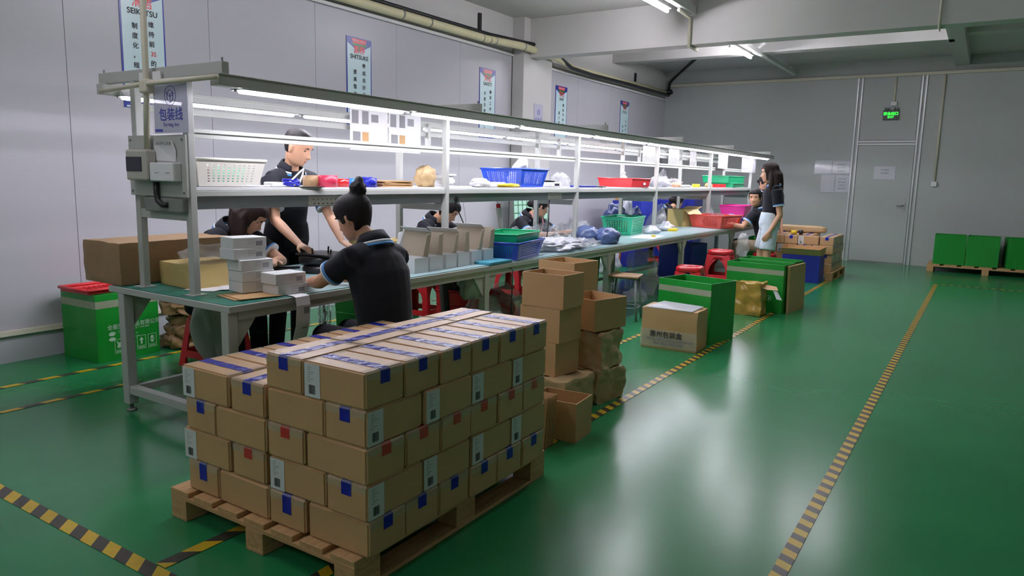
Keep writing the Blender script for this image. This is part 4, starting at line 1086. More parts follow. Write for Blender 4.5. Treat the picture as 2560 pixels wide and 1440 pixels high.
# cables hanging from the channel
for i, (pts, lb) in enumerate(((([(-3.70, 4.86, 1.25), (-3.72, 4.95, 1.15), (-3.78, 5.15, .98), (-3.8, 5.4, .9)]), 'black plug and cord hanging from the shelf channel'), (([(-3.69, 6.42, 1.24), (-3.68, 6.40, 1.0), (-3.72, 6.43, .79)]), 'black cord hanging down by the third frame'), (([(-3.30, 5.02, .76), (-3.20, 5.0, .70), (-3.19, 4.98, .4), (-3.2, 4.96, .05)]), 'black cord dropping under the bench by the blue basket'), (([(-3.75, 5.05, 1.23), (-3.9, 5.3, 1.05), (-4.0, 5.35, .8)]), 'thin white cord slanting below the shelf'))):
    o = MB().tube(pts, .0055 if i != 3 else .002, 6).build('power_lead', 'black' if i != 3 else 'cable'); tag(o, lb, 'cord', 'cords under the rack')
    if i == 0: MB().ball((-3.69, 4.86, 1.255), (.03, .04, .03), 8).build('plug', 'black', o)
o = MB().ball((-3.70, 6.72, 1.27), (.025, .03, .03), 8).build('round_plug', 'black'); tag(o, 'round black plug in the channel before the third post', 'plug')
# ------------------------------------------------------------------ goods on the floor beside the bench
GK = 'kraft parcels and open cartons by the tape line'
bundle('paper_parcel', 'kraft parcel on the floor under the carton tower', (-2.24, 3.98, 0), R(-6), .46, .34, .225, 'kraft', amp=.016, n=13, seed=101, freq=8, facet=True, round_=.006)
for k in range(3):
    open_carton(['lowest', 'middle', 'top'][k] + ' open brown carton in the tower on the kraft parcel', (-2.265 + .01 * k, 3.985, .232 + k * .212), R(-9 + 3 * k), .305, .24, .21)
bundle('paper_parcel', 'lower crumpled kraft parcel at the tape line', (-2.12, 4.33, 0), R(-8), .32, .30, .225, 'kraft', amp=.03, n=13, seed=103, freq=9, facet=True, round_=.006)
bundle('paper_parcel', 'upper crumpled kraft parcel below an open carton', (-2.13, 4.34, .222), R(-2), .32, .30, .245, 'kraft', amp=.028, n=13, seed=104, freq=9, facet=True, round_=.006)
open_carton('tilted open carton on the crumpled kraft parcels', (-2.14, 4.35, .478), R(-14), .31, .32, .205)
for k in range(3):
    open_carton(['hidden bottom', 'hidden middle', 'hidden upper'][k] + ' carton of the tower behind the kraft parcels', (-2.48, 4.62, .0 + k * .215), R(-4), .30, .28, .213)
open_carton('open brown carton behind the top of the carton tower', (-2.48, 4.62, .645), R(-7), .31, .30, .225)
open_carton('low open carton on the floor beside the pallet corner', (-1.93, 3.56, 0), R(4), .29, .22, .225)
for k in range(7):
    o = MB().box(-.09, .09, -.003, .003, 0, .28).build('flat_carton', 'card', loc=(-1.96, 3.27 + k * .017, 0), rz=R(rnd.uniform(-1, 1)))
    o.rotation_euler = (R(-6), 0, R(rnd.uniform(-2, 2))); o.location.z = .0005
    tag(o, f'{["first", "second", "third", "fourth", "fifth", "sixth", "seventh"][k]} upright flattened carton behind the pallet corner', 'cardboard', 'flattened cartons standing by the pallet')

def green_box(label, loc, rz, L, W, H, group='green corrugated boxes', tape=True, mark=False):
    o = thing('green_box', label, 'box', loc, rz, group)
    a, b, t = L / 2, W / 2, .006
    MB().box(-a, a, -b, -b + t, 0, H).build('side', 'greenb', o, bevel=.0015); MB().box(-a, a, b - t, b, 0, H).build('side', 'greenb', o, bevel=.0015)
    MB().box(-a, -a + t, -b + t, b - t, 0, H).build('side', 'greenb', o, bevel=.0015); MB().box(a - t, a, -b + t, b - t, 0, H).build('side', 'greenb', o, bevel=.0015)
    MB().box(-a + t, a - t, -b + t, b - t, 0, t).build('bottom', 'greenb', o)
    if tape:
        e = .0012
        MB().box(-a, a, -b - e, -b - .0002, H - .115, H - .06).build('clear_tape', 'tapec', o)
    if mark:
        MB().tube([(a * .55 + .03 * math.cos(k * PI / 6), -b - .0012, .16 + .03 * math.sin(k * PI / 6)) for k in range(13)], .0025, 4).build('recycling_mark', 'greenprint', o)
        MB().prism([(a * .55 - .014, .15), (a * .55 + .014, .15), (a * .55, .178)], -b - .0016, -b - .0004, 'y').build('recycling_mark', 'greenprint', o)
        lettering('有限公司', .05, 'greenprint', o, face_mat((.0, -b - .001, .3), (1, 0, 0), (0, 0, 1)))
    return o
green_box('open green box behind the wrapped carton', (-2.19, 6.62, 0), R(-14), .56, .42, .55)
green_box('open green box with recycling mark beside the yellow parcel', (-2.12, 8.62, 0), R(-6), .66, .34, .545, mark=True)
green_box('open green box just behind the marked green box', (-2.10, 9.02, 0), R(-6), .66, .34, .55, tape=False)
wc = thing('wrapped_carton', 'old printed carton wrapped in clear film on the floor', 'carton', (-2.20, 6.10, 0), R(2))
mesh_obj('body', crumple_box(.50, .31, .355, amp=.008, n=10, seed=111, freq=5, round_=.005), 'card', wc)
MB().add([(-.22, -.15, .357), (.2, -.16, .356), (.22, .1, .366), (-.15, .13, .375)], [(0, 1, 2, 3)]).build('film_sheet', 'bagw', wc, solid=.006)
MB().box(-.252, .252, -.163, -.1605, .02, .17).build('film_band', 'tapec', wc)
lettering('惠州包装盒', .058, 'ink', wc, face_mat((-.02, -.1665, .128), (1, 0, 0), (0, 0, 1)), .0008)
lettering('广东实业有限公司 GUANGDONG', .03, 'ink_l', wc, face_mat((0, -.1665, .085), (1, 0, 0), (0, 0, 1)), .0006)
lettering('地址 电话 传真 邮编', .03, 'ink_l', wc, face_mat((0, -.1665, .05), (1, 0, 0), (0, 0, 1)), .0006)
yp = thing('gold_parcel', 'gold film parcel with a torn paper flap', 'parcel', (-2.10, 8.20, 0), R(-4))
mesh_obj('body', crumple_box(.30, .24, .36, amp=.022, n=13, seed=121, freq=10, facet=True, round_=.006), 'gold', yp)
MB().add([(.08, -.06, .33), (.1, .06, .34), (.27, .02, .33), (.31, -.05, .30), (.2, -.07, .3)], [(0, 1, 2, 3, 4)]).build('torn_flap', 'card', yp, solid=.003)
MB().add([(.25, -.05, .31), (.29, -.03, .3), (.36, -.06, .2), (.31, -.09, .21)], [(0, 1, 2, 3)]).build('torn_flap', 'paper', yp, solid=.002)
o = MB().box(-.012, .012, -.28, .28, 0, .53).build('cardboard_sheet', 'card', loc=(-1.735, 8.78, 0), rz=R(-6)); o.rotation_euler = (0, R(-2), R(-6)); tag(o, 'brown cardboard sheet leaning on the green boxes', 'cardboard')

# far group
bb = thing('blue_box', 'blue corrugated box before the far pallet', 'box', (-2.23, 11.58, 0), R(-2))
for a in ((-.27, .27, -.15, -.144, 0, .40), (-.27, .27, .144, .15, 0, .40), (-.27, -.264, -.144, .144, 0, .40), (.264, .27, -.144, .144, 0, .40)):
    MB().box(*a).build('side', 'blueb', bb)
o = MB().add([(-.27, -.15, .0), (.27, -.15, .0), (.27, .15, .0), (-.27, .15, .0), (-.28, -.24, .1), (.28, -.24, .1), (.28, .15, .12), (-.28, .15, .12)], [(0, 1, 5, 4), (1, 2, 6, 5), (2, 3, 7, 6), (3, 0, 4, 7), (0, 1, 2, 3)]).build('open_tray', 'card', loc=(-2.23, 11.58, .402), rz=R(-2), solid=.005); tag(o, 'open brown tray on the blue box', 'tray')
o = mesh_obj('paper_roll', crumple_box(.75, .16, .11, amp=.01, n=7, seed=131, round_=.05), 'kraft'); o.location = (-2.5, 12.65, .664); tag(o, 'long brown paper roll on the far pallet', 'paper roll')
o = MB().lathe([(.045, 0), (.045, .06), (.025, .06), (.025, 0)], 20).build('tape_roll', 'yellow', loc=(-2.48, 12.0, .664)); tag(o, 'yellow tape roll on the far carton stack', 'tape roll')
o = MB().lathe([(.03, 0), (.03, .07), (.0, .075)], 16).build('black_cup', 'black', loc=(-2.38, 12.02, .664)); tag(o, 'small black cup beside the yellow roll', 'cup')
for i, x in enumerate((-.46, .03, .58)):
    green_box(['first', 'second', 'third'][i] + ' green box on the pallet by the far wall, counted from the door', (x, 14.80, .131), R((2, -1, 6)[i]), .47, .5, .50, 'green boxes on the far wall pallet', tape=False)

# ------------------------------------------------------------------ stools
def red_stool(label, loc, rz=0, h=.46, z=0, s=1.0):
    t = thing('red_stool', label, 'stool', (loc[0], loc[1], z), rz, 'red plastic stools')
    top, bot = .135 * s, .19 * s
    hw = lambda zz: bot + (top - bot) * zz / h
    se = MB(); n = 32
    def ring(r, zz, p=4):
        return [(math.copysign(abs(math.cos(2 * PI * k / n)) ** (2 / p), math.cos(2 * PI * k / n)) * r, math.copysign(abs(math.sin(2 * PI * k / n)) ** (2 / p), math.sin(2 * PI * k / n)) * r, zz) for k in range(n)]
    se.loft([ring(hw(h * .86) + .004, h * .86, 6), ring(top + .012, h - .02, 6), ring(top + .006, h - .006, 6), ring(top - .01, h, 6), ring(.03, h - .004, 2)], False)
    se.build('seat', 'red', t, solid=.004)
    for i in range(4):
        rm = Matrix.Rotation(i * PI / 2, 3, 'Z')
        def P(u, zz): w = hw(zz); return rm @ Vector((u * w, -w, zz))
        mb = MB()
        for sgn in (-1, 1):
            K = 8; vs_ = []; fs_ = []
            for j in range(K + 1):
                zz = h * .88 * j / K
                f = j / K
                inner = .66 if f < .62 else .66 - .6 * ((f - .62) / .38) ** 2.2
                if f < .1: inner = .60
                vs_ += [P(sgn * inner, zz), P(sgn * 1.0, zz)]
                if j: fs_.append((2 * j - 2, 2 * j - 1, 2 * j + 1, 2 * j))
            mb.add(vs_, fs_)
        mb.build('leg', 'red', t, solid=.006)
        MB().add([P(-.68, h * .17), P(.68, h * .17), P(.68, h * .30), P(-.68, h * .30)], [(0, 1, 2, 3)]).build('brace', 'red', t, solid=.006)
    return t
red_stool('low red plastic stool between the green boxes and bench', (-2.86, 8.35), R(8))
red_stool('lower red stool of the nested pair by the standing woman', (-3.00, 9.98), R(5), h=.47, s=1.05)
red_stool('upper red stool of the nested pair by the standing woman', (-3.00, 9.98), R(5), h=.47, z=.055, s=1.05)
red_stool('red stool under the woman behind the second post', (-4.74, 5.68), R(12), h=.40)
red_stool('red stool under the woman with the lanyard', (-4.74, 7.42), R(5), h=.40)
red_stool('red stool under the long-haired woman', (-4.80, 3.36), R(5), h=.40)
red_stool('red stool under the far worker by the blue boxes', (-4.76, 12.05), R(5), h=.40)
red_stool('red stool under the woman looking at the viewer', (-2.76, 11.42), R(0), h=.40)
def wood_stool(label, loc, rz=0, h=.47):
    t = thing('wooden_stool', label, 'stool', (loc[0], loc[1], 0), rz, 'wooden stools with steel legs')
    MB().box(-.16, .16, -.14, .14, h - .03, h).build('seat', 'woodd', t, bevel=.02)
    for sx in (-1, 1):
        for sy in (-1, 1):
            MB().tube([(sx * .12, sy * .1, h - .03), (sx * .155, sy * .135, 0)], .013, 8).build('leg', 'steelg', t)
    for sx in (-1, 1):
        MB().tube([(sx * .145, -.125, .13), (sx * .145, .125, .13)], .009, 6).build('rung', 'steelg', t)
        MB().tube([(-.145, sx * .125, .13), (.145, sx * .125, .13)], .009, 6).build('rung', 'steelg', t)
    return t
wood_stool('wooden stool standing at the bench edge behind the carton tower', (-3.10, 7.05), R(12))
wood_stool('wooden stool under the woman with the hair bun', (-2.78, 3.07), R(4), h=.40)
wood_stool('dark wooden stool far under the bench end', (-3.5, 12.9), R(4))

# ------------------------------------------------------------------ under and behind the bench
o = blob((-4.16, 6.12, 0), (.2, .26, .17), amp=.3, freq=2.5, seed=141).build('red_cloth_bag', mat('dark_red_cloth', 'a8202f', rough=.5, bump=.4, bscale=12)); tag(o, 'red cloth bag in clear film under the bench', 'bag')
o = blob((-4.12, 6.2, 0), (.21, .27, .2), amp=.3, freq=2.5, seed=141).build('plastic_bag', 'bag'); tag(o, 'clear film around the red cloth bag', 'plastic bag')
for i, (x, y_, z, r_, m_, lb) in enumerate(((-3.62, 5.02, .42, (.1, .14, .17), 'bagg', 'grey bag hanging beside the second bench leg'), (-3.45, 5.0, 0, (.2, .18, .2), 'bag', 'clear bag on the floor beside the second leg'), (-3.75, 5.35, 0, (.16, .2, .24), 'bag', 'clear bag below the blue basket'), (-3.55, 8.6, 0, (.2, .22, .34), 'bag', 'tall clear bag under the bench by the red stool'), (-3.4, 8.0, 0, (.14, .2, .09), 'bag', 'small clear bag by the wooden stool'), (-4.35, 11.9, 0, (.2, .24, .1), 'bagw', 'white bag under the far bench'), (-2.98, 11.0, .36, (.08, .12, .2), 'bag', 'clear bag hanging beside the seated woman'), (-4.92, 10.45, .0, (.17, .24, .22), 'bagw', 'white bag on the floor by the orange crate'))):
    o = blob((x, y_, z), r_, amp=.35, freq=2.4, seed=150 + i, crease=.3).build('plastic_bag', m_); tag(o, lb, 'plastic bag', 'bags under the bench')
def crate(label, loc, rz, L, W, H, m, name='crate', cat='crate', group=None):
    t = thing(name, label, cat, loc, rz, group)
    a, b = L / 2, W / 2; c, d = a * .93, b * .93
    bot = [(-c, -d, .004), (c, -d, .004), (c, d, .004), (-c, d, .004)]; top = [(-a, -b, H), (a, -b, H), (a, b, H), (-a, b, H)]
    for i in range(4):
        j = (i + 1) % 4
        MB().add([bot[i], bot[j], top[j], top[i]], [(0, 1, 2, 3)]).build('side', m, t, solid=.006)
    MB().add(bot, [(0, 1, 2, 3)]).build('bottom', m, t, solid=.006)
    for zz, w in ((H, .014), (H * .6, .008)):
        f = .93 + .07 * zz / H
        r_ = MB()
        q = [(-a * f, -b * f), (a * f, -b * f), (a * f, b * f), (-a * f, b * f)]
        for i in range(4): r_.tube([(*q[i], zz), (*q[(i + 1) % 4], zz)], w, 6)
        r_.build('rim', m, t)
    return t
crate('orange plastic crate by the wall beyond the bench', (-5.35, 11.32, 0), R(3), .55, .8, .33, 'orangec')
crate('green plastic crate under the bench beyond the carton towers', (-4.5, 8.6, 0), R(0), .4, .6, .42, 'greenb')
crate('green plastic crate under the bench beside the seated bun woman', (-4.55, 4.75, 0.0), R(0), .36, .5, .40, 'greenb')
crate('red crate on the floor behind the second leg', (-4.3, 5.75, 0.0), R(0), .3, .36, .34, 'red')
def blue_carton(label, loc, L, W, H, rz=0, z=0):
    t = thing('blue_carton', label, 'carton', (loc[0], loc[1], z), rz, 'blue cartons around the far bench')
    MB().box(-L / 2, L / 2, -W / 2, W / 2, 0, H).build('body', 'blueb', t, bevel=.006)
    MB().box(-.002 - .02, .02, -W / 2 - .001, W / 2 + .001, H, H + .001).build('tape', 'tapec', t)
    return t
blue_carton('dark blue carton under the bench near the nested stools', (-3.85, 10.88), .5, .75, .5)
blue_carton('blue carton behind the jeans of the far worker', (-5.0, 11.6), .35, .6, .5)
for i, (x, y_) in enumerate(((-5.25, 12.2), (-5.2, 13.6), (-5.15, 14.5))):
    for k in range(2):
        blue_carton(f'{["lower", "upper"][k]} blue carton of the {["nearest", "middle", "farthest"][i]} stack by the panel wall', (x, y_), .55, .72, .54, R(3 * i), k * .545)
open_carton('open brown carton on the nearest blue carton stack', (-5.3, 12.1, 1.091), R(5), .4, .5, .12, group='open cartons near the wall')
green_box('green box on the floor beyond the seated woman', (-3.05, 12.6, 0), R(3), .5, .4, .55, 'green boxes near the bench end', tape=False)
# green wire rack panel behind the lanyard woman
wr = thing('wire_panel', 'green wire panel leaning by the column', 'wire panel', (-5.62, 8.9, 0))
mb = MB()
for k in range(9): mb.tube([(0, k * .12, 0), (-.1, k * .12, 1.3)], .004, 6)
mb.build('upright_wires', 'pgreen', wr)
mb = MB()
for k in range(12): mb.tube([(-.1 * k / 11, 0, .02 + 1.26 * k / 11), (-.1 * k / 11, .96, .02 + 1.26 * k / 11)], .004, 6)
mb.build('cross_wires', 'pgreen', wr)
MB().add([(-.012, 0, .05), (-.012, .96, .05), (-.106, .96, 1.28), (-.106, 0, 1.28)], [(0, 1, 2, 3)]).build('backing', mat('pale_green_board', '9fc9b5', rough=.6), wr)
bundle('kraft_sheet', 'folded kraft paper standing behind the standing man', (-4.22, 4.32, T), R(20), .12, .3, .27, 'kraft_y', amp=.03, n=7, seed=161, freq=5, cat='paper')
bundle('kraft_sheet', 'low stack of kraft paper behind the folded cartons', (-4.12, 4.78, T), R(0), .3, .3, .16, 'kraft_y', amp=.01, n=6, seed=162, cat='paper')

fn = thing('floor_fan', 'round wire floor fan standing under the bench behind the bun woman', 'fan', (-4.62, 4.28, 0), R(-40))
MB().lathe([(.13, 0), (.13, .015), (.03, .03)], 24).build('base', 'blackp', fn)
MB().tube([(0, 0, .02), (0, 0, .2)], .014, 10).build('stand', 'blackp', fn)
cg = MB()
for rr_ in (.06, .10, .14, .17):
    for s_ in (-1, 1):
        dpt = s_ * .05 * (1 - (rr_ / .17) ** 2) ** .5
        cg.tube([(rr_ * math.cos(a * PI / 12), dpt, .26 + rr_ * math.sin(a * PI / 12)) for a in range(25)], .0022, 5, caps=False)
for a in range(24):
    cg.tube([(q * .17 * math.cos(a * PI / 12), -.05 * (1 - q * q) ** .5, .26 + q * .17 * math.sin(a * PI / 12)) for q in (0.1, .4, .7, .9, 1)], .0018, 4)
tag(cg.build('cage', 'metal', fn), kind='stuff')
for a in range(3):
    ca, sa = math.cos(a * 2 * PI / 3), math.sin(a * 2 * PI / 3)
    MB().add([(.02 * ca - .02 * sa, -.01, .26 + .02 * sa + .02 * ca), (.15 * ca - .06 * sa, .012, .26 + .15 * sa + .06 * ca), (.15 * ca + .05 * sa, -.015, .26 + .15 * sa - .05 * ca), (.02 * ca + .015 * sa, .01, .26 + .02 * sa - .015 * ca)], [(0, 1, 2, 3)]).build('blade', 'steelg', fn, solid=.003)
# ------------------------------------------------------------------ people
HZ = [-.118, -.108, -.092, -.07, -.045, -.02, .0, .02, .045, .07, .09, .105, .1135, .117]
HF = [.048, .070, .080, .083, .086, .087, .086, .089, .090, .084, .072, .052, .030, .008]
HB = [-.018, -.002, .025, .046, .064, .078, .088, .096, .100, .095, .081, .060, .036, .010]
HW = [.026, .040, .052, .060, .067, .072, .074, .0755, .0765, .072, .062, .046, .027, .008]
NA = 40
def head_pt(z, a, feat=True):
    """point of the head in its own frame (x forward, y left, z up); a = azimuth from the face"""
    i = 0
    while i < len(HZ) - 2 and HZ[i + 1] < z: i += 1
    u = max(0, min(1, (z - HZ[i]) / (HZ[i + 1] - HZ[i])))
    mix = lambda A: A[i] * (1 - u) + A[i + 1] * u
    ca, sa = math.cos(a), math.sin(a)
    f = mix(HF) if ca > 0 else mix(HB)
    p = 2.3
    x = math.copysign(abs(ca) ** (2 / p), ca) * f; y = math.copysign(abs(sa) ** (2 / p), sa) * mix(HW)
    if feat and ca > 0:
        g = lambda c, w: math.exp(-((y - c) / w) ** 2)
        h = lambda c, w: math.exp(-((z - c) / w) ** 2)
        x += .027 * g(0, .012) * h(-.038, .013) + .014 * g(0, .009) * h(-.014, .02) + .010 * (g(.013, .008) + g(-.013, .008)) * h(-.042, .009)
        x -= .010 * (g(.031, .016) + g(-.031, .016)) * h(.002, .015)
        x += .005 * (g(.03, .024) + g(-.03, .024)) * h(.024, .010)
        x += .007 * g(0, .022) * h(-.066, .006) + .006 * g(0, .02) * h(-.077, .006) - .004 * g(0, .03) * h(-.0715, .003) + .006 * g(0, .022) * h(-.104, .012)
        x += .004 * (g(.045, .018) + g(-.045, .018)) * h(-.028, .02)
    return Vector((x, y, z))
HROWS = [HZ[0] + (HZ[-1] - HZ[0]) * (j / 46) for j in range(47)]
NH = 72

def frame(fd, up=(0, 0, 1)):
    f = Vector(fd).normalized(); u = Vector(up); s = u.cross(f).normalized(); u = f.cross(s)
    return Matrix(((f.x, s.x, u.x), (f.y, s.y, u.y), (f.z, s.z, u.z)))

def ellipse(c, s, f, a, b, n=20):
    return [c + s * (a * math.cos(2 * PI * k / n)) + f * (b * math.sin(2 * PI * k / n)) for k in range(n)]

def hand(mb, w, d, nrm, k=1.0, curl=.5, left=True):
    """palm and five fingers; w = wrist, d = pointing direction, nrm = back-of-hand direction"""
    d = Vector(d).normalized(); nrm = Vector(nrm); nrm = (nrm - d * nrm.dot(d)).normalized(); s = d.cross(nrm)
    if not left: s = -s
    w = Vector(w)
    mb.loft([ellipse(w + d * (t * .085 * k), s, nrm, a * k, b * k, 12) for t, a, b in ((-.1, .024, .018), (.2, .031, .016), (.6, .040, .0145), (1, .040, .012))])
    for off, ln, r in ((-.030, .066, .0085), (-.010, .074, .009), (.011, .070, .009), (.031, .055, .0078)):
        p0 = w + d * .078 * k + s * off * k; p = [p0]
        ang = 0
        for seg, t in ((.42, .5), (.33, 1.0), (.25, 1.1)):
            ang += curl * t
            p.append(p[-1] + (d * math.cos(ang) - nrm * math.sin(ang)) * ln * seg * k)
        mb.tube(p, [r * k, r * .97 * k, r * .88 * k, r * .68 * k], 10)
    t0 = w + d * .02 * k - s * .024 * k
    t1 = t0 + (d * .6 - s * .75 - nrm * .25).normalized() * .042 * k
    t2 = t1 + (d * .92 - s * .2 - nrm * .35).normalized() * .032 * k
    mb.tube([t0, t1, t2], [.013 * k, .0105 * k, .008 * k], 10)

def person(label, P, C, Hc, fd, sh, el, wr, knees, ank, hs=1.0, hair='bun', skin='skin', bottom='trous', hairm='hair', voxel=.008, hd=None, sleeve=.62, cap=.01, hup=(0, 0, 1), top='polo', stripe='strb', shorts=False, group='bench workers', curl=.5, root=None, w=1.0):
    P, C, Hc = Vector(P), Vector(C), Vector(Hc)
    sh = [Vector(q) for q in sh]; el = [Vector(q) for q in el]; wr = [Vector(q) for q in wr]     # (left, right)
    knees = [Vector(q) for q in knees]; ank = [Vector(q) for q in ank]
    rt = Vector(root) if root else Vector((P.x, P.y, 0))
    t = thing('person', label, 'person', rt, 0, group)
    k = 1.06
    s = (sh[0] - sh[1]).normalized(); ax = (C - P).normalized(); f = s.cross(ax).normalized()
    if False: f = -f
    HM = frame(fd, hup)
    def build(mb, name, m, vox, smooth=3, parent=t):
        o = MB(); o.v = [tuple(Vector(q) - rt) for q in mb.v]; o.f = mb.f; o.sm = [True] * len(mb.f)
        ob = o.build(name, m, parent)
        if vox:
            q = ob.modifiers.new('blend', 'REMESH'); q.mode = 'VOXEL'; q.voxel_size = vox; q.use_smooth_shade = True
            q = ob.modifiers.new('soft', 'SMOOTH'); q.factor = .5; q.iterations = smooth
        return ob
    spine = lambda u: P.lerp(C, u) + f * (-.018 * math.sin(PI * u))
    def torso(mb, e, lo=-.12):
        prof = [(lo, .150, .112), (0, .165, .12), (.25, .142, .105), (.5, .15, .112), (.72, .162, .115), (.88, .14, .095), (.97, .085, .066), (1.03, .062, .056)]
        mb.loft([ellipse(spine(u), s, f, (a * w + e) * k, (b + e) * k) for u, a, b in prof])
        mid = C - ax * .055 * k
        for i in (0, 1):
            mb.tube([mid, mid.lerp(sh[i], .55) + ax * .012, sh[i]], [(.07 + e) * k, (.06 + e) * k, (.052 + e) * k], 14)
    hips = [P + s * (.085 * w * k) * q - ax * .03 for q in (1, -1)]
    # body: one continuous surface
    b = MB(); torso(b, -.006)
    hb = Hc + HM @ Vector((-.012, 0, -.07)) * hs
    b.tube([C - ax * .04, C.lerp(hb, .5), hb + (hb - C) * .35], [.058 * k, .05 * k, .05 * k], 14)
    for i in (0, 1):
        b.tube([sh[i], sh[i].lerp(el[i], .5), el[i]], [.046 * k, .042 * k, .036 * k], 14)
        b.tube([el[i], el[i].lerp(wr[i], .3), wr[i]], [.036 * k, .036 * k, .023 * k], 14)
        b.ball(el[i], .036 * k, 8)
        dd = (wr[i] - el[i]).normalized() if hd is None or hd[i] is None else Vector(hd[i]).normalized()
        hand(b, wr[i], dd, Vector((0, 0, 1)) if abs(dd.z) < .8 else (-s if i else s), k, curl, i == 0)
        b.tube([hips[i], knees[i]], [.078 * k, .052 * k], 14)
        b.tube([knees[i], knees[i].lerp(ank[i], .35), ank[i]], [.05 * k, .05 * k, .033 * k], 14)
    b.loft([[Hc + HM @ (head_pt(z, 2 * PI * q / NH) * hs) for q in range(NH)] for z in HROWS])
    for q in (1, -1):
        c = Hc + HM @ (Vector((-.008, .076 * q, -.012)) * hs)
        sec = []
        for zz, a_, b_ in ((-.03, .006, .004), (-.018, .012, .008), (.0, .016, .011), (.018, .018, .012), (.03, .010, .006)):
            sec.append([c + HM @ (Vector((a_ * math.cos(x * PI / 5), b_ * math.sin(x * PI / 5), zz)) * hs) for x in range(10)])
        b.loft(sec)
    build(b, 'body', skin, voxel, 2)
    # face details
    def on_face(y_, z_):
        best = min((head_pt(z_, k_ * .01) for k_ in range(-120, 121)), key=lambda p: abs(p.y - y_))
        return Vector((best.x, y_, z_))
    for q in (1, -1):
        c = on_face(.032 * q, .0) + Vector((-.001, 0, -.002))
        build(_orient_ball(Hc + HM @ (c * hs), HM, (.006 * hs, .0135 * hs, .0052 * hs)), 'eye', 'ink', 0)
        c = on_face(.032 * q, .02) + Vector((.001, 0, .0))
        build(_orient_ball(Hc + HM @ (c * hs), HM, (.0055 * hs, .018 * hs, .0042 * hs)), 'eyebrow', 'hair', 0)
    build(_orient_ball(Hc + HM @ ((on_face(0, -.07) + Vector((.001, 0, .002))) * hs), HM, (.004 * hs, .021 * hs, .006 * hs)), 'lips', 'lips', 0)
    # hair
    hm = MB(); secs = []
    rows = [HZ[0] + (HZ[-1] - HZ[0]) * j / 30 for j in range(31)]
    for z in rows:
        loop = []
        for q in range(NA):
            a = 2 * PI * q / NA
            p = head_pt(z, a, False)
            aa = abs((a + PI) % (2 * PI) - PI)          # 0 front .. pi back
            if hair == 'short':
                line = .084 if aa < .7 else (.06 if aa < 1.2 else (.03 if aa < 1.75 else -.055))
            else:
                line = .048 if aa < .9 else (.0 if aa < 1.25 else (-.03 if aa < 1.9 else -.085))
            if hair == 'long' and aa > .95: line = -.09
            on = z > line
            c0 = Vector((0, 0, min(z, .04)))
            d = p - c0
            dl = max(d.length, 1e-4)
            if on:
                p = p + d / dl * (cap * (1 + .25 * noise.noise(Vector((math.cos(a) * 4, math.sin(a) * 4, z * 20)))))
            else:
                p = c0 + d * .80
            loop.append(Hc + HM @ (p * hs))
        secs.append(loop)
    hm.loft(secs)
    top_ = Hc + HM @ (Vector((-.02, 0, .117 + cap)) * hs)
    if hair == 'bun':
        c = Hc + HM @ (Vector((-.075, 0, .125)) * hs)
        hm.ball(c, (.045 * hs, .045 * hs, .05 * hs), 12, amp=.35, freq=4, seed=3); hm.ball(c + Vector((.0, .01, .045 * hs)), .026 * hs, 10, amp=.4, seed=5)
    if hair == 'lowbun':
        c = Hc + HM @ (Vector((-.115, 0, -.01)) * hs); hm.ball(c, .04 * hs, 12, amp=.3, seed=4)
    if hair == 'pony':
        a0 = Hc + HM @ (Vector((-.095, 0, .0)) * hs)
        hm.tube([a0, a0 + HM @ Vector((-.04, 0, -.05)), a0 + Vector((0, 0, -.17)) + HM @ Vector((-.035, 0, 0)), a0 + Vector((0, 0, -.3)) + HM @ Vector((-.02, 0, 0))], [.03, .036, .03, .006], 12)
    if hair == 'long':
        down = Vector((0, 0, -1))
        for q, ang, ln, rr_ in ((0, PI, .42, .062), (1, 2.3, .40, .05), (2, -2.3, .40, .05), (3, 1.75, .34, .036), (4, -1.75, .34, .036)):
            a0 = Hc + HM @ (Vector((.085 * math.cos(ang), .066 * math.sin(ang), .05)) * hs)
            m1 = Hc + HM @ (Vector((.10 * math.cos(ang), .082 * math.sin(ang), -.03)) * hs)
            m2 = m1 + down * ln * .5 + HM @ Vector((.02 * math.cos(ang), .02 * math.sin(ang), 0))
            hm.tube([a0, m1, m1.lerp(m2, .5), m2, m2 + down * ln * .32, m2 + down * ln * .5], [.02, rr_ * .9, rr_, rr_ * .9, rr_ * .6, .008], 14)
    build(hm, 'hair', hairm, max(voxel, .008) if hair != 'short' else 0, 3)
    # clothes
    sm_ = MB(); torso(sm_, .014, lo=-.10 if not shorts else .02)
    for i in (0, 1):
        e = sh[i].lerp(el[i], sleeve)
        sm_.tube([sh[i] - (el[i] - sh[i]) * .05, sh[i].lerp(el[i], sleeve * .5), e], [.068 * k, .067 * k, .067 * k], 16)
    shirt = build(sm_, 'shirt', top, .011, 4)
    for i in (0, 1):
        d = (el[i] - sh[i]).normalized(); e = sh[i].lerp(el[i], sleeve)
        build(MB().tube([e - d * .020, e - d * .008], .0705 * k, 24), 'sleeve_stripe', stripe, 0, parent=shirt)
        build(MB().tube([e - d * .006, e + d * .004], .0705 * k, 24), 'sleeve_stripe', 'strw', 0, parent=shirt)
    nd = (hb - C).normalized()
    def collar(r0, r1, z0, z1, m, name):
        """polo collar, open at the throat"""
        n_, gap = 26, .62
        vs_ = []; fs_ = []
        for q in range(n_ + 1):
            a = gap + (2 * PI - 2 * gap) * q / n_          # 0 = throat
            for r, zz in ((r0, z0), (r1, z1)):
                vs_.append(C + ax * (zz - .014 * math.cos(a)) * k + s * (math.sin(a) * r * k) + f * (math.cos(a) * r * .92 * k))
            if q: fs_.append((2 * q - 2, 2 * q - 1, 2 * q + 1, 2 * q))
        return build(MB().add(vs_, fs_, True), name, m, 0, parent=shirt)
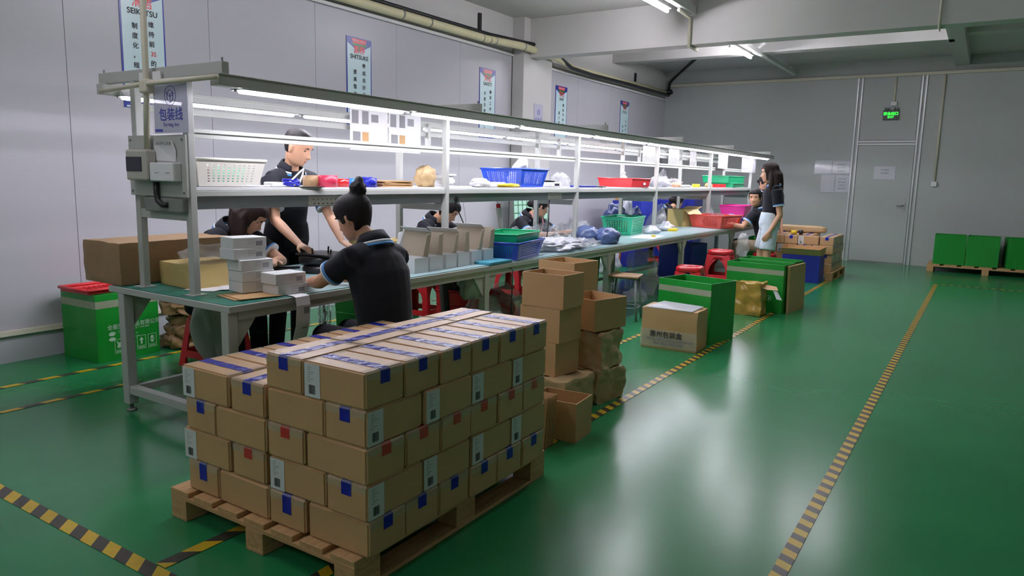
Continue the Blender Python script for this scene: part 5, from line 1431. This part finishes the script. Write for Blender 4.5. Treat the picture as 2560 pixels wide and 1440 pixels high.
    for o_ in (collar(.104, .066, .006, .066, top, 'collar'), collar(.1065, .101, .003, .013, 'strw', 'collar_stripe'), collar(.1125, .1075, -.012, .0, stripe, 'collar_stripe')):
        q = o_.modifiers.new('solid', 'SOLIDIFY'); q.thickness = .006
    if bottom:
        tm = MB()
        end = .86 if shorts else 1.0
        tm.loft([ellipse(P + ax * zz * k, s, f, (a_ * w) * k, b_ * k) for zz, a_, b_ in ((-.1, .16, .118), (-.02, .182, .135), (.06, .172, .125), (.12, .158, .115))])
        for i in (0, 1):
            if shorts:
                kn = hips[i].lerp(knees[i], end)
                tm.tube([hips[i], hips[i].lerp(kn, .5), kn], [.098 * k, .098 * k, .098 * k], 18)
            else:
                tm.tube([hips[i], knees[i]], [.092 * k, .07 * k], 16)
                tm.ball(knees[i], .07 * k, 8)
                tm.tube([knees[i], ank[i]], [.068 * k, .056 * k], 16)
        build(tm, 'shorts' if shorts else 'trousers', bottom, .012, 4)
    for i in (0, 1):
        fw = Vector((f.x, f.y, 0)).normalized()
        a = Vector((ank[i].x, ank[i].y, 0))
        sc = [(a - fw * .06 + fw * q * .27, hw, hh) for q, hw, hh in ((0, .03, .05), (.12, .038, .075), (.35, .04, .08), (.6, .045, .055), (.85, .042, .042), (1, .025, .03))]
        sd = Vector((-fw.y, fw.x, 0))
        build(MB().loft([[c + sd * (hw * math.cos(2 * PI * q / 14)) + Vector((0, 0, hh / 2 + hh / 2 * math.sin(2 * PI * q / 14))) for q in range(14)] for c, hw, hh in sc]), 'shoe', 'blackp', 0)
    return t

def _orient_ball(c, HM, r, n=8):
    mb = MB(); secs = []
    for i in range(1, n):
        ph = -PI / 2 + PI * i / n
        secs.append([c + HM @ Vector((r[0] * math.cos(ph) * math.cos(PI * q / n), r[1] * math.cos(ph) * math.sin(PI * q / n), r[2] * math.sin(ph))) for q in range(2 * n)])
    return mb.loft(secs)

def seated(label, P, C, Hc, fd, sh, el, wr, **k):
    """default seated legs: thighs forward along the facing, shins down"""
    s = (Vector(sh[0]) - Vector(sh[1])); s.z = 0; s.normalize(); f = Vector((s.y, -s.x, 0))
    P = Vector(P)
    kn = [P + s * .1 * q + f * .40 + Vector((0, 0, -.0)) for q in (1, -1)]
    an = [Vector((q.x, q.y, .07)) + f * .03 for q in kn]
    return person(label, P, C, Hc, fd, sh, el, wr, kn, an, **k)

# the standing man behind the bench
person('person in black polo with cropped hair standing behind the bench', (-4.58, 3.86, .95), (-4.50, 3.85, 1.455), (-4.40, 3.835, 1.638), (.80, .36, -.36),
       [(-4.50, 4.065, 1.385), (-4.50, 3.655, 1.385)], [(-4.32, 4.08, 1.10), (-4.36, 3.575, 1.10)], [(-4.10, 3.985, .935), (-4.06, 3.535, .945)],
       [(-4.56, 3.96, .52), (-4.56, 3.76, .52)], [(-4.60, 3.97, .08), (-4.60, 3.75, .08)], hs=1.13, hair='short', cap=.004, voxel=.0065, hd=[(.9, .1, -.4), (.93, .1, -.35)], sleeve=.72, curl=.35, w=1.03)
# long-haired woman seated at the near end
seated('person with long hair bent over the near bench end', (-4.80, 3.32, .50), (-4.57, 3.34, 1.02), (-4.44, 3.43, 1.135), (.62, .40, -.62),
       [(-4.55, 3.53, .955), (-4.55, 3.155, .965)], [(-4.33, 3.60, .80), (-4.36, 3.06, .80)], [(-4.12, 3.36, .835), (-4.11, 3.20, .84)], hs=1.05, hair='long', hairm='hairb', voxel=.007, cap=.012, skin='skin')
# bun woman seated in front
seated('person with a hair bun seated with their back to the viewer', (-2.80, 3.06, .50), (-2.90, 3.06, 1.045), (-3.02, 3.03, 1.205), (-.90, -.12, -.34),
       [(-2.885, 2.86, .985), (-2.885, 3.25, .975)], [(-3.09, 2.83, .845), (-3.12, 3.33, .82)], [(-3.37, 3.0, .80), (-3.40, 3.2, .80)], hs=1.08, hair='bun', voxel=.0075, cap=.012, skin='skin2', w=1.16)
# woman behind the second post
seated('person bowed low behind the second front post', (-4.76, 5.70, .50), (-4.57, 5.68, 1.00), (-4.44, 5.74, 1.115), (.70, .30, -.62),
       [(-4.55, 5.87, .935), (-4.55, 5.48, .945)], [(-4.33, 5.93, .80), (-4.33, 5.42, .80)], [(-4.12, 5.78, .82), (-4.12, 5.55, .82)], hs=1.05, hair='lowbun', voxel=.009, bottom='trousg')
# woman with the lanyard
seated('person with a pink lanyard seated before the wire panel', (-4.76, 7.42, .50), (-4.55, 7.44, .985), (-4.46, 7.54, 1.115), (.62, .72, -.30),
       [(-4.52, 7.66, .91), (-4.55, 7.25, .91)], [(-4.33, 7.76, .775), (-4.36, 7.18, .78)], [(-4.13, 7.93, .83), (-4.1, 7.3, .82)], hs=1.05, hair='lowbun', voxel=.009, hd=[(.5, .8, .1), None])
o = MB().tube([(-4.47, 7.36, 1.03), (-4.42, 7.42, .92), (-4.40, 7.48, .82), (-4.41, 7.54, .92), (-4.47, 7.60, 1.02)], .008, 8).build('lanyard', mat('pink_strap', 'd98a8f', rough=.6)); tag(o, 'pink lanyard worn before the wire panel', 'lanyard')
# far worker
seated('person in profile at the far bench by the blue cartons', (-4.78, 12.08, .50), (-4.58, 12.12, .98), (-4.50, 12.26, 1.10), (.55, .80, -.25),
       [(-4.55, 12.32, .91), (-4.55, 11.95, .91)], [(-4.33, 12.42, .79), (-4.36, 11.88, .79)], [(-4.15, 12.55, .83), (-4.12, 12.02, .82)], hs=1.08, hair='lowbun', voxel=.011, bottom='jeans')
o = mesh_obj('khaki_jacket', crumple_box(.25, .5, .2, amp=.03, n=8, seed=171, freq=5, round_=.08), 'khaki'); o.location = (-4.15, 11.7, T); tag(o, 'khaki cloth heaped on the far bench', 'cloth')
# seated woman looking at the viewer
seated('person seated at the far bench end looking at the viewer', (-2.76, 11.42, .50), (-2.90, 11.40, 1.045), (-2.93, 11.30, 1.225), (-.02, -1.0, -.05),
       [(-2.915, 11.22, .985), (-2.90, 11.60, .985)], [(-3.03, 11.10, .79), (-3.10, 11.66, .80)], [(-3.28, 11.02, .83), (-3.32, 11.5, .83)], hs=1.08, hair='pony', voxel=.009, bottom='khaki')
# standing woman in denim shorts
person('person in denim shorts standing beside the far bench', (-2.44, 10.24, .93), (-2.42, 10.22, 1.42), (-2.475, 10.19, 1.585), (-.93, -.25, -.10),
       [(-2.335, 10.08, 1.345), (-2.46, 10.42, 1.345)], [(-2.275, 10.07, 1.03), (-2.48, 10.52, 1.05)], [(-2.385, 10.03, .80), (-2.55, 10.47, .80)],
       [(-2.42, 10.12, .50), (-2.56, 10.36, .50)], [(-2.38, 10.12, .08), (-2.56, 10.37, .08)], hs=1.10, hair='long', hairm='hairb', voxel=.008, bottom='denim', shorts=True, hd=[(-.45, -.1, -.88), None], curl=.35, cap=.012)
# worker mostly hidden behind the standing woman
person('person with a low bun mostly hidden behind the denim shorts wearer', (-2.90, 12.05, .88), (-2.92, 12.02, 1.30), (-2.97, 11.98, 1.455), (.80, -.45, -.25),
       [(-2.82, 12.18, 1.235), (-2.98, 11.84, 1.235)], [(-2.76, 12.2, .95), (-2.93, 11.8, .95)], [(-2.70, 12.1, .72), (-2.83, 11.75, .72)],
       [(-2.87, 12.14, .47), (-2.92, 11.95, .47)], [(-2.88, 12.15, .08), (-2.93, 11.94, .08)], hs=1.05, hair='lowbun', voxel=.012)
